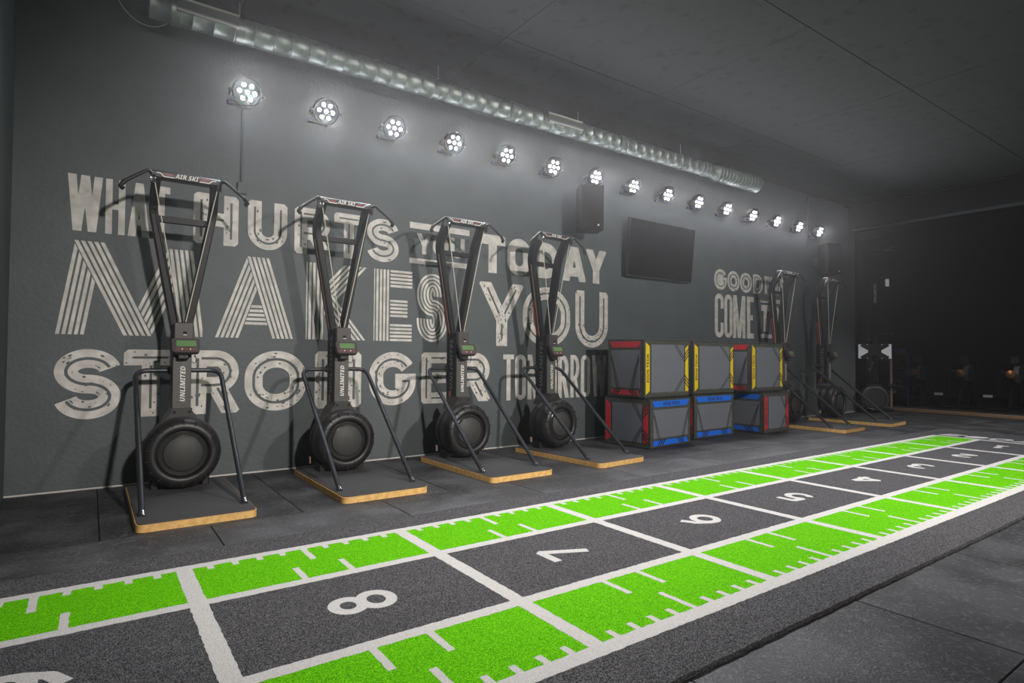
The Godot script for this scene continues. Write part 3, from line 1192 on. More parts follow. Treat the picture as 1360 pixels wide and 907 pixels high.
		tube(st, [Vector3(s * 0.355, 2.035, mz(0.54)), Vector3(s * 0.375, 2.0, mz(0.545)), Vector3(s * 0.36, 1.985, mz(0.55))], 0.015, 8)
		put("strap_loop", st.commit(), M.black, hd)
		st = begin()
		tube(st, [Vector3(s * 0.187, 2.075, mz(0.505)), Vector3(s * 0.016, 1.155, mz(0.45))], 0.0032, 6)
		put("cord", st.commit(), M.cord, t)
	# pulley box over the console
	st = begin()
	bx(st, Vector3(0.004, 1.092, mz(0.445)), Vector3(0.115, 0.115, 0.06), 0.005)
	var pb := put("pulley_box", st.commit(), M.console, t)
	st = begin()
	bx(st, Vector3(0.01, 1.08, mz(0.476)), Vector3(0.022, 0.018, 0.01), 0.002)
	put("cord_slot", st.commit(), M.slot, pb)
	st = begin()
	bx(st, Vector3(0.01, 1.066, mz(0.477)), Vector3(0.022, 0.006, 0.01), 0.001)
	put("white_mark", st.commit(), M.white_print, pb)
	# console, leaning back
	var cx := Transform3D(Basis(Vector3(1, 0, 0), -0.45), Vector3(0.012, 0.985, mz(0.515)))
	st = begin()
	prism(st, rounded2([Vector2(-0.08, -0.048), Vector2(0.08, -0.048), Vector2(0.085, 0.055), Vector2(-0.085, 0.055)], 0.02), 0.035, cx * Transform3D(Basis(), Vector3(0, 0, -0.0175)))
	var con := put("console", st.commit(), M.console, t)
	st = begin()
	bx(st, Vector3(0.002, 0.017, 0.0175), Vector3(0.118, 0.044, 0.003), 0.001, cx)
	put("console_screen", st.commit(), M.screen, con)
	st = begin()
	bx(st, Vector3(0, -0.026, 0.0175), Vector3(0.13, 0.024, 0.0024), 0.001, cx)
	put("button_strip", st.commit(), M.red_bezel, con)
	for i in 5:
		st = begin()
		lathe(st, [Vector2(0.0045, 0), Vector2(0.0045, 0.002), Vector2(0, 0.003)], 10, cx * Transform3D(Basis(), Vector3(-0.048 + i * 0.024, -0.026, 0.0187)))
		put("button", st.commit(), M.white_print if i in [1, 3] else M.grey_print, con)
	st = begin()
	bx(st, Vector3(0.0, 0.935, mz(0.475)), Vector3(0.07, 0.07, 0.06), 0.008)
	put("console_bracket", st.commit(), M.black, t)
	st = begin()
	tube(st, rounded([Vector3(0.06, 0.955, mz(0.49)), Vector3(0.085, 0.90, mz(0.47)), Vector3(0.075, 0.87, mz(0.45)), Vector3(0.058, 0.885, mz(0.43))], 0.03, 4), 0.0025, 5)
	put("sensor_wire", st.commit(), M.black, t)
	# support frame: one bent tube
	st = begin()
	tube(st, rounded([Vector3(-0.262, 0.05, mz(1.19)), Vector3(-0.262, 0.822, mz(0.285)), Vector3(0.262, 0.822, mz(0.285)), Vector3(0.262, 0.05, mz(1.19))], 0.085, 7), 0.0165, 12)
	var fr := put("support_frame", st.commit(), M.tube_grey, t)
	for s in [-1.0, 1.0]:
		var d := Vector3(0, -0.772, 0.905).normalized()
		st = begin()
		tube(st, [Vector3(s * 0.262, 0.066, mz(1.171)), Vector3(s * 0.262, 0.047, mz(1.197))], 0.0175, 12)
		put("steel_foot", st.commit(), M.steel, fr)
		st = begin()
		bx(st, Vector3(s * 0.062, 0.822, mz(0.285)), Vector3(0.02, 0.05, 0.05), 0.004)
		put("frame_clamp", st.commit(), M.black, fr)
	return t


func rounded2(pts: Array, r: float) -> PackedVector2Array:
	var p3 := []
	var n := pts.size()
	var out := PackedVector2Array()
	for i in n:
		var a := Vector3(pts[(i - 1 + n) % n].x, pts[(i - 1 + n) % n].y, 0)
		var b := Vector3(pts[i].x, pts[i].y, 0)
		var c := Vector3(pts[(i + 1) % n].x, pts[(i + 1) % n].y, 0)
		var q := rounded([a, b, c], r, 4)
		for k in range(1, q.size() - 1):
			out.append(Vector2(q[k].x, q[k].y))
	return out


func build_machines() -> void:
	var first := make_ski("black air ski machine under the words WHAT and MAKES, nearest of the six")
	first.position = Vector3(0.165, 0, MZ)
	var spots := [[1.268, 0.0, "black air ski machine between the words MAKES and STRONGER, second from the left wall"], [2.368, 0.02, "black air ski machine below the boxed word YOU, third from the left wall"], [3.415, 0.075, "black air ski machine left of the stacked soft boxes, below the word TODAY"], [7.62, 0.03, "black air ski machine partly hidden behind the right end of the soft boxes"], [8.86, 0.08, "black air ski machine below the far loudspeaker, last of the six"]]
	for s in spots:
		var c := copy_of(first, "air_ski_machine", s[2])
		c.position = Vector3(s[0], 0, MZ)
		c.rotation.y = s[1]


# ------------------------------------------------------------------ soft plyometric boxes

# face panel in a frame: origin at the face centre, x right, y up, z out
func face(parent: Node, at: Transform3D, w: float, h: float, m: Material, across: bool, text: String) -> void:
	# across: the two coloured strips run left and right of the panel (else along top and bottom)
	var st := begin()
	var sw := 0.062
	var pw := w - 0.05
	var ph := h - 0.05
	if across:
		prism(st, PackedVector2Array([Vector2(-pw / 2 + 0.09, -ph / 2 + 0.03), Vector2(pw / 2 - 0.075, -ph / 2 + 0.03), Vector2(pw / 2 - 0.075, ph / 2 - 0.03), Vector2(-pw / 2 + 0.09, ph / 2 - 0.03)]), 0.004, at)
	else:
		prism(st, PackedVector2Array([Vector2(-pw / 2 + 0.03, -ph / 2 + 0.075), Vector2(pw / 2 - 0.03, -ph / 2 + 0.075), Vector2(pw / 2 - 0.03, ph / 2 - 0.09), Vector2(-pw / 2 + 0.03, ph / 2 - 0.09)]), 0.004, at)
	var pn := put("fabric_panel", st.commit(), M.panel_fabric, parent)
	# stitched lines towards two corners
	var lay := at * Transform3D(Basis(), Vector3(0, 0, 0.0025))
	for i in 2:
		for s in [-1.0, 1.0]:
			var o := i * 0.035
			var pl: PackedVector2Array
			if across:
				pl = PackedVector2Array([Vector2(pw * 0.16 + o, s * (ph / 2 - 0.03)), Vector2(pw / 2 - 0.078, s * (ph / 2 - 0.20 + o * 0.9))])
			else:
				pl = PackedVector2Array([Vector2(s * (pw / 2 - 0.035), ph * 0.18 + 0.04 - o), Vector2(s * (pw / 2 - 0.16 + o * 0.9), -ph / 2 + 0.03)])
			st = begin()
			for p in stroke(pl, 0.004, false):
				prism(st, p, 0.0035, lay)
			put("stitch_line", st.commit(), M.seam, pn)
	# coloured strips: one plain trapezoid with lettering, one cut by slashes
	var tl := 0.04
	for side in [0, 1]:
		st = begin()
		var length := (ph if across else pw) - 0.02
		var poly := PackedVector2Array([Vector2(-length / 2, 0), Vector2(length / 2, 0), Vector2(length / 2 - tl, sw), Vector2(-length / 2 + tl, sw)])
		if side == 1:
			poly = PackedVector2Array([Vector2(-length / 2 + 0.02, 0), Vector2(length / 2 - 0.02, 0), Vector2(length / 2 - 0.055, sw - 0.008), Vector2(-length / 2 + 0.02, sw - 0.008)])
		var turn: Transform3D
		if across:
			turn = Transform3D(Basis(Vector3(0, 0, 1), -PI / 2), Vector3(-pw / 2, 0, 0)) if side == 0 else Transform3D(Basis(Vector3(0, 0, 1), PI / 2), Vector3(pw / 2, 0, 0))
		else:
			turn = Transform3D(Basis(Vector3(0, 0, 1), PI), Vector3(0, ph / 2, 0)) if side == 0 else Transform3D(Basis(), Vector3(0, -ph / 2, 0))
		prism(st, poly, 0.005, at * turn)
		var strip := put("coloured_strip", st.commit(), m, parent)
		if side == 1:
			for c in [-1.0, 1.0]:
				for i in 3:
					st = begin()
					var x: float = c * (length * 0.2 + i * 0.036)
					var sl := PackedVector2Array([Vector2(x - 0.008 + c * 0.03, -0.002), Vector2(x + 0.008 + c * 0.03, -0.002), Vector2(x + 0.008 - c * 0.03, sw), Vector2(x - 0.008 - c * 0.03, sw)])
					prism(st, sl, 0.0045, at * turn * Transform3D(Basis(), Vector3(0, 0, 0.003)))
					put("slash_mark", st.commit(), M.seam, strip)
		elif text != "":
			var tx := put("lettering", text_mesh(text, 0.29, 0.034, 0.0, 0.002), M.seam, strip)
			var flat: Transform3D
			if across:
				flat = at * Transform3D(Basis(Vector3(0, 0, 1), PI / 2), Vector3(-pw / 2 + sw * 0.5, 0, 0.0042))
			else:
				flat = at * Transform3D(Basis(), Vector3(0, ph / 2 - sw * 0.5, 0.0042))
			tx.transform = flat


func soft_box(label: String, w: float, h: float, d: float, front: Array, left: Array) -> Node3D:
	var t := thing("soft_box", label, "plyo box", "stacked soft boxes")
	put("body", box_mesh(Vector3(w, h, d), 0.012, Vector3(0, h / 2, 0)), M.vinyl, t)
	# piped edges
	var st := begin()
	for sx in [-1.0, 1.0]:
		tube(st, [Vector3(sx * (w / 2 - 0.004), 0.012, d / 2 - 0.004), Vector3(sx * (w / 2 - 0.004), h - 0.012, d / 2 - 0.004)], 0.006, 6)
	for y in [0.006, h - 0.006]:
		tube(st, [Vector3(-w / 2 + 0.01, y, d / 2 - 0.004), Vector3(w / 2 - 0.01, y, d / 2 - 0.004)], 0.006, 6)
		tube(st, [Vector3(-w / 2 + 0.004, y, -d / 2 + 0.01), Vector3(-w / 2 + 0.004, y, d / 2 - 0.01)], 0.006, 6)
	put("piping", st.commit(), M.seam, t)
	face(t, Transform3D(Basis(), Vector3(0, h / 2, d / 2 - 0.001)), w, h, front[0], front[1], "ZION TECH")
	face(t, Transform3D(Basis(Vector3(0, 1, 0), -PI / 2), Vector3(-w / 2 + 0.001, h / 2, 0)), d, h, left[0], left[1], "")
	return t


func build_boxes() -> void:
	var spec := [
		["dark soft box with blue strips on its front, lower left of the stack", 0.74, 0.508, 0.60, Vector3(4.29, 0, 0.92), 0.10, M.blue, false, M.red, true],
		["dark soft box with blue strips, bottom middle beneath a yellow striped box", 0.79, 0.508, 0.60, Vector3(5.262, 0, 0.71), 0.03, M.blue, false, M.red, true],
		["dark soft box with red strips on its front, lower right of the stack", 0.62, 0.508, 0.74, Vector3(6.405, 0, 0.86), 0.05, M.red, true, M.blue, false],
		["dark soft box with yellow strips, upper left of the stack beside the word TOMORROW", 0.77, 0.61, 0.50, Vector3(4.262, 0.512, 0.865), 0.05, M.yellow, true, M.red, false],
		["dark soft box with yellow strips, middle one of the upper row", 0.80, 0.61, 0.50, Vector3(5.245, 0.512, 0.71), 0.02, M.yellow, true, M.red, false],
		["dark soft box with yellow strips at the right end of the upper row", 0.76, 0.61, 0.50, Vector3(6.26, 0.512, 0.785), 0.04, M.yellow, true, M.red, false]]
	for s in spec:
		var b := soft_box(s[0], s[1], s[2], s[3], [s[6], s[7]], [s[8], s[9]])
		var ba := Basis(Vector3(0, 1, 0), s[5])
		# s[4] is the front left lower corner
		b.transform = Transform3D(ba, (s[4] as Vector3) + ba * Vector3(s[1] / 2, 0, -s[3] / 2))


# ------------------------------------------------------------------ television, loudspeakers, cable

func build_wall_fittings() -> void:
	var tv := thing("television", "flat black television tilted on the wall between the two painted quotes", "television")
	tv.transform = Transform3D(Basis(Vector3(1, 0, 0), 0.10), Vector3(5.41, 1.905, 0.07))
	put("cabinet", box_mesh(Vector3(1.2, 0.685, 0.045), 0.006, Vector3(0, 0.3425, 0)), M.black, tv)
	put("screen", box_mesh(Vector3(1.172, 0.65, 0.003), 0.0, Vector3(0, 0.3475, 0.0232)), M.tv, tv)
	put("wall_mount", box_mesh(Vector3(0.4, 0.3, 0.08), 0.004, Vector3(0, 0.36, -0.045)), M.black, tv)
	put("status_light", box_mesh(Vector3(0.012, 0.006, 0.004), 0.0, Vector3(-0.57, 0.008, 0.0235)), M.white_print, tv)
	var sp := speaker("black loudspeaker on the wall left of the television")
	sp.transform = Transform3D(Basis(Vector3(0, 1, 0), -0.5), Vector3(4.07, 2.30, 0.24))
	var s2 := copy_of(sp, "loudspeaker", "black loudspeaker on the wall above the last air ski machine")
	s2.transform = Transform3D(Basis(Vector3(0, 1, 0), -0.32), Vector3(9.17, 2.25, 0.262))
	# cable from the far loudspeaker up to the ceiling and along the beam
	var st := begin()
	tube(st, rounded([Vector3(9.05, 2.7, 0.012), Vector3(9.05, 3.555, 0.012), Vector3(10.385, 3.555, 0.02), Vector3(10.385, 3.565, 7.3)], 0.03, 4), 0.011, 6)
	var cab := put("cable", st.commit(), M.slot, null)
	tag(cab, "black cable running up from the far loudspeaker and along the ceiling beam", "cable")
	# small wall hook between the two far machines, and a conduit below the first lamp
	st = begin()
	bx(st, Vector3(8.36, 2.145, 0.012), Vector3(0.06, 0.05, 0.024), 0.004)
	tag(put("wall_hook", st.commit(), M.black_plastic), "small dark wall hook between the two far air ski machines", "hook")
	st = begin()
	tube(st, [Vector3(0.60, 2.86, 0.014), Vector3(0.60, 2.27, 0.014)], 0.011, 8)
	bx(st, Vector3(0.60, 2.24, 0.02), Vector3(0.07, 0.09, 0.04), 0.005)
	tag(put("conduit", st.commit(), M.wall), "thin wall coloured conduit and junction box below the leftmost lamp", "conduit")
	# loose loop of pale wire hanging near the left end of the duct
	st = begin()
	var pts := []
	for i in 17:
		var a := deg_to_rad(lerpf(165, 305, i / 16.0))
		pts.append(Vector3(-0.06 + cos(a) * 0.22, 3.60 + sin(a) * 0.33, 0.12))
	tube(st, pts, 0.0025, 5)
	tag(put("hanging_wire", st.commit(), M.caulk), "thin pale wire looping down from the ceiling at the top left", "wire")


func speaker(label: String) -> Node3D:
	var t := thing("loudspeaker", label, "loudspeaker", "wall loudspeakers")
	var st := begin()
	prism(st, rounded2([Vector2(-0.135, 0.14), Vector2(-0.12, -0.10), Vector2(0.12, -0.10), Vector2(0.135, 0.14)], 0.02), 0.48, Transform3D(Basis(Vector3(1, 0, 0), Vector3(0, 0, 1), Vector3(0, 1, 0)), Vector3()) * Transform3D(Basis(), Vector3()))
	put("cabinet", st.commit(), M.matte_black, t)
	put("grille", box_mesh(Vector3(0.24, 0.44, 0.012), 0.004, Vector3(0, 0.24, 0.143)), M.matte_black, t)
	st = begin()
	lathe(st, [Vector2(0.011, 0), Vector2(0.011, 0.002), Vector2(0, 0.003)], 12, Transform3D(Basis(), Vector3(0.07, 0.045, 0.149)))
	put("badge", st.commit(), M.white_print, t)
	put("wall_bracket", box_mesh(Vector3(0.08, 0.16, 0.20), 0.004, Vector3(0, 0.24, -0.178)), M.black_metal, t)
	return t


# ------------------------------------------------------------------ duct

func build_duct() -> void:
	var t := thing("ventilation_duct", "round galvanised spiral duct hanging along the top of the lettered wall", "duct")
	var y := 3.365
	var z := 0.25
	var r := 0.09
	var along := Transform3D(Basis(Vector3(0, 0, -1), Vector3(0, 1, 0), Vector3(1, 0, 0)), Vector3(0, y, z))
	# rigid run in lengths with raised lock seams
	var xa := -0.06
	var prof := [Vector2(0.0, xa), Vector2(r, xa)]
	var x := xa
	while x < 6.15:
		prof.append_array([Vector2(r, x + 0.123), Vector2(r + 0.003, x + 0.126), Vector2(r + 0.003, x + 0.131), Vector2(r, x + 0.134)])
		x += 0.137
	prof.append(Vector2(r, 6.3))
	var st := begin()
	lathe(st, prof, 28, along)
	put("rigid_duct", st.commit(), M.duct, t)
	# joints
	for jx in [0.10, 0.52, 3.02, 4.55, 6.05]:
		st = begin()
		lathe(st, [Vector2(r, jx - 0.03), Vector2(r + 0.006, jx - 0.028), Vector2(r + 0.006, jx + 0.028), Vector2(r, jx + 0.03)], 28, along)
		put("joint_collar", st.commit(), M.duct_dark, t)
	# flexible end
	prof = [Vector2(r, 6.22)]
	x = 6.26
	while x < 7.16:
		prof.append_array([Vector2(0.100, x), Vector2(0.116, x + 0.018), Vector2(0.116, x + 0.030), Vector2(0.100, x + 0.050)])
		x += 0.07
	prof.append_array([Vector2(0.118, 7.19), Vector2(0.118, 7.22), Vector2(0.108, 7.22), Vector2(0.104, 7.0), Vector2(0.0, 7.0)])
	st = begin()
	lathe(st, prof, 28, along)
	put("flexible_duct", st.commit(), M.duct, t)
	# register grilles let into the duct, facing the room
	for gx in [[0.10, 0.50], [3.42, 3.88]]:
		var mid: float = (gx[0] + gx[1]) * 0.5
		var ln: float = gx[1] - gx[0]
		var xf := Transform3D(Basis(Vector3(1, 0, 0), -0.15), Vector3(mid, y, z))
		st = begin()
		bx(st, Vector3(0, 0.0, r + 0.002), Vector3(ln, 0.10, 0.02), 0.003, xf)
		var g := put("register_grille", st.commit(), M.duct_dark, t)
		for s in [-1.0, 1.0]:
			st = begin()
			bx(st, Vector3(0, s * 0.043, r + 0.014), Vector3(ln, 0.016, 0.012), 0.002, xf)
			put("grille_frame", st.commit(), M.caulk, g)
	# hangers
	for hx in [0.52, 2.2, 3.9, 5.6]:
		st = begin()
		tube(st, [Vector3(hx, y + r, z), Vector3(hx, WALL_H + 0.005, z)], 0.005, 6)
		lathe(st, [Vector2(r + 0.003, hx - 0.012), Vector2(r + 0.005, hx - 0.012), Vector2(r + 0.005, hx + 0.012), Vector2(r + 0.003, hx + 0.012)], 28, along)
		put("hanger", st.commit(), M.duct_dark, t)


# ------------------------------------------------------------------ LED par lamps

func build_lamps() -> void:
	var proto: Node3D = null
	var ord := ["first", "second", "third", "fourth", "fifth", "sixth", "seventh", "eighth", "ninth", "tenth", "eleventh", "twelfth", "thirteenth", "fourteenth", "fifteenth"]
	for i in 15:
		var label := "round seven-lens LED lamp on the wall, %s from the left end of the row" % ord[i]
		if i == 14:
			label = "round seven-lens LED lamp above the far loudspeaker, at the right end of the row"
		elif i == 0:
			label = "brightest round seven-lens LED lamp at the left end of the row"
		var l: Node3D
		if proto == null:
			proto = lamp(label)
			l = proto
		else:
			l = copy_of(proto, "led_par_lamp", label)
		l.position = Vector3(0.608 + 0.614 * i, 2.968, 0.0)
	# two flood lamps on the opposite wall: they throw the long shadows on the lettered wall
	flood("square LED flood lamp behind the viewer, aimed at the nearest machines", Vector3(0.95, 3.05, ZF - 0.18), Vector3(1.1, 0.5, 0.3), KEY_ENERGY, 28.0)
	flood("square LED flood lamp under the ceiling by the beam, aimed at the far floor", Vector3(9.9, 3.40, 4.2), Vector3(10.1, 0.0, 1.3), 9.0, 27.0)
	flood("square LED flood lamp behind the viewer, aimed at the soft boxes", Vector3(3.9, 3.05, ZF - 0.18), Vector3(4.6, 0.4, 0.6), FILL_ENERGY, 46.0)


func flood(label: String, at: Vector3, aim: Vector3, energy: float, angle: float) -> void:
	var k := thing("flood_lamp", label, "lamp", "LED flood lamps round the room")
	k.transform = Transform3D(Basis.looking_at(aim - at, Vector3.UP), at)
	put("housing", box_mesh(Vector3(0.3, 0.24, 0.08), 0.01, Vector3(0, 0, 0.02)), M.black_metal, k)
	put("lens", box_mesh(Vector3(0.24, 0.18, 0.01), 0.002, Vector3(0, 0, -0.024)), M.led, k)
	put("bracket", box_mesh(Vector3(0.06, 0.06, 0.10), 0.004, Vector3(0, 0.0, 0.10)), M.black_metal, k)
	if at.z < 6.0:  # this one hangs from the ceiling
		var rod := put("hanger", box_mesh(Vector3(0.03, WALL_H - at.y, 0.03), 0.003, Vector3(0, (WALL_H - at.y) * 0.5, 0.0)), M.black_metal, k)
		rod.transform = Transform3D(k.transform.basis.inverse(), k.transform.basis.inverse() * Vector3(0, 0.03, 0))
	var s := SpotLight3D.new()
	s.name = "flood_light"
	s.light_color = Color8(255, 248, 240)
	s.light_energy = energy
	s.spot_range = 30.0
	s.spot_attenuation = 2.0
	s.spot_angle = angle
	s.spot_angle_attenuation = 1.0
	s.light_size = 0.12
	s.shadow_enabled = true
	s.position = Vector3(0, 0, -0.06)
	k.add_child(s)


func lamp(label: String) -> Node3D:
	var t := thing("led_par_lamp", label, "lamp", "LED par lamps along the top of the lettered wall")
	var tilt := Transform3D(Basis(Vector3(1, 0, 0), 0.42), Vector3(0, 0, 0.12))
	put("wall_plate", box_mesh(Vector3(0.09, 0.09, 0.006), 0.001, Vector3(0, 0.0, 0.003)), M.black_metal, t)
	var st := begin()
	bar(st, rounded([Vector3(-0.115, 0, 0.118), Vector3(-0.115, 0, 0.010), Vector3(0.115, 0, 0.010), Vector3(0.115, 0, 0.118)], 0.02, 3), 0.024, 0.003, Vector3(0, 1, 0))
	put("yoke", st.commit(), M.black_metal, t)
	st = begin()
	lathe(st, [Vector2(0.0, -0.085), Vector2(0.07, -0.085), Vector2(0.092, -0.06), Vector2(0.104, -0.03), Vector2(0.106, 0.012), Vector2(0.100, 0.014), Vector2(0.098, -0.002), Vector2(0.0, -0.002)], 28, tilt)
	put("can", st.commit(), M.matte_black, t)
	for s in [-1.0, 1.0]:
		st = begin()
		lathe(st, [Vector2(0.014, 0.0), Vector2(0.014, 0.02), Vector2(0.008, 0.026), Vector2(0, 0.026)], 10, Transform3D(Basis(Vector3(0, 1, 0), s * PI / 2), Vector3(s * 0.106, 0, 0.112)))
		put("knob", st.commit(), M.black_plastic, t)
	st = begin()
	bx(st, Vector3(-0.115, -0.07, 0.045), Vector3(0.014, 0.014, 0.01), 0.002)
	put("display", st.commit(), M.led_blue, t)
	st = begin()
	bx(st, Vector3(-0.04, -0.07, 0.022), Vector3(0.17, 0.03, 0.038), 0.004)
	put("driver_box", st.commit(), M.black, t)
	st = begin()
	lathe(st, [Vector2(0.017, 0.0), Vector2(0.016, 0.007), Vector2(0.012, 0.013), Vector2(0.007, 0.0155), Vector2(0.0, 0.016)], 14)
	var lens := st.commit()
	for i in 7:
		var o := Vector2() if i == 0 else Vector2.from_angle(TAU * (i - 1) / 6.0) * 0.057
		var l := put("lens", lens, M.led, t)
		l.transform = tilt * Transform3D(Basis(), Vector3(o.x, o.y, -0.003))
	var s2 := SpotLight3D.new()
	s2.name = "beam"
	s2.light_color = Color8(250, 250, 255)
	s2.light_energy = LAMP_ENERGY
	s2.spot_range = 30.0
	s2.spot_attenuation = 2.0
	s2.spot_angle = 72.0
	s2.spot_angle_attenuation = 1.0
	s2.light_size = 0.07
	s2.shadow_enabled = true
	# a SpotLight3D shines along its -z
	s2.transform = tilt * Transform3D(Basis(Vector3(0, 1, 0), PI), Vector3(0, 0, 0.03))
	t.add_child(s2)
	# what spills sideways from the lenses onto the wall and the duct
	var o2 := OmniLight3D.new()
	o2.name = "spill"
	o2.light_color = Color8(246, 247, 255)
	o2.light_energy = SPILL_ENERGY
	o2.omni_range = 30.0
	o2.omni_attenuation = 2.0
	o2.light_size = 0.06
	o2.shadow_enabled = true
	o2.transform = tilt * Transform3D(Basis(), Vector3(0, 0, 0.05))
	t.add_child(o2)
	return t


# ------------------------------------------------------------------ dim far corner

func build_far_corner() -> void:
	# raised plywood platform with a rubber top
	var pf := thing("platform", "low plywood edged platform under the exercise bikes in the dark far corner", "platform")
	pf.position = Vector3(13.7, 0, 2.0)
	put("plywood_base", box_mesh(Vector3(4.5, 0.055, 8.0), 0.004, Vector3(0, 0.0275, 0)), M.wood_edge, pf)
	put("rubber_top", box_mesh(Vector3(4.4, 0.012, 7.9), 0.002, Vector3(0.03, 0.058, 0)), M.tile0, pf)
	var names := ["black air bike in the far corner beside the tall climber", "black air bike in the far corner, middle of the three", "black air bike in the far corner at the right edge"]
	var zz := [0.28, 1.03, 1.74]
	var b: Node3D = null
	for i in 3:
		if b == null:
			b = air_bike(names[i])
		else:
			b = copy_of(b, "air_bike", names[i])
		b.position = Vector3(12.46, 0.064, zz[i])
	climber()
	rack()
	# small sign strip high on the dark wall
	var sg := thing("wall_strip", "small pale horizontal strip high in the dark recess", "strip")
	sg.transform = Transform3D(Basis(Vector3(0, 1, 0), -PI / 2 + 0.3), Vector3(12.0, 3.02, -0.1))
	put("holder", box_mesh(Vector3(0.5, 0.07, 0.03), 0.004), M.black, sg)
	put("pale_face", box_mesh(Vector3(0.2, 0.035, 0.012), 0.002, Vector3(0.1, 0, 0.018)), M.tan_print, sg)
	# pipe along the lower edge of the beam
	var st2 := begin()
	tube(st2, [Vector3(10.38, 3.15, 0.15), Vector3(10.38, 3.15, 7.3)], 0.03, 12)
	for z in [0.6, 2.6, 4.6, 6.6]:
		bx(st2, Vector3(10.40, 3.15, z), Vector3(0.05, 0.075, 0.02), 0.003)
	tag(put("pipe", st2.commit(), M.wall_dark), "grey pipe running along the lower edge of the ceiling beam", "pipe")


func air_bike(label: String) -> Node3D:
	var t := thing("air_bike", label, "exercise bike", "air bikes in the far corner")
	var st := begin()
	for x in [-0.45, 0.5]:
		bx(st, Vector3(x, 0.03, 0), Vector3(0.09, 0.05, 0.5), 0.008)
	bx(st, Vector3(0.02, 0.05, 0), Vector3(0.95, 0.05, 0.07), 0.006)
	put("base_frame", st.commit(), M.black_metal, t)
	st = begin()
	lathe(st, [Vector2(0, -0.045), Vector2(0.13, -0.045), Vector2(0.148, -0.035), Vector2(0.15, 0.0), Vector2(0.148, 0.035), Vector2(0.10, 0.04), Vector2(0.09, 0.03), Vector2(0.03, 0.03), Vector2(0.028, 0.045), Vector2(0, 0.045)], 30, Transform3D(Basis(), Vector3(0.1, 0.62, 0.02)))
	put("fan_wheel", st.commit(), M.fan_grey, t)
	st = begin()
	lathe(st, [Vector2(0, 0.0), Vector2(0.065, 0.0), Vector2(0.065, 0.02), Vector2(0.0, 0.035)], 20, Transform3D(Basis(Vector3(0, 1, 0), -PI / 2), Vector3(-0.16, 0.62, -0.02)))
	put("copper_hub", st.commit(), M.copper, t)
	st = begin()
	tube(st, [Vector3(-0.3, 0.07, 0.0), Vector3(-0.22, 0.33, 0.0), Vector3(0.05, 0.4, 0.0), Vector3(0.1, 0.62, 0.0), Vector3(0.2, 0.07, 0.0)], 0.028, 8)
	put("main_frame", st.commit(), M.black_metal, t)
	st = begin()
	tube(st, [Vector3(-0.22, 0.3, -0.18), Vector3(-0.22, 0.64, -0.18)], 0.022, 8)
	bx(st, Vector3(-0.2, 0.66, -0.18), Vector3(0.26, 0.05, 0.15), 0.02)
	put("seat", st.commit(), M.black, t)
	st = begin()
	bx(st, Vector3(-0.50, 0.25, -0.24), Vector3(0.015, 0.045, 0.13), 0.003)
	put("white_plate", st.commit(), M.white_print, t)
	st = begin()
	bx(st, Vector3(-0.02, 0.86, 0.0), Vector3(0.03, 0.13, 0.11), 0.006)
	tube(st, [Vector3(0.08, 0.62, 0), Vector3(0.0, 0.84, 0)], 0.018, 8)
	put("console", st.commit(), M.console, t)
	for s in [-1.0, 1.0]:
		st = begin()
		tube(st, [Vector3(0.08, 0.2, s * 0.1), Vector3(0.0, 0.6, s * 0.13), Vector3(-0.16, 0.84, s * 0.2)], 0.014, 7)
		put("handle", st.commit(), M.black_metal, t)
		st = begin()
		bx(st, Vector3(0.02 + s * 0.13, 0.3 + s * 0.05, s * 0.13), Vector3(0.1, 0.025, 0.08), 0.005)
		put("pedal", st.commit(), M.black, t)
	return t


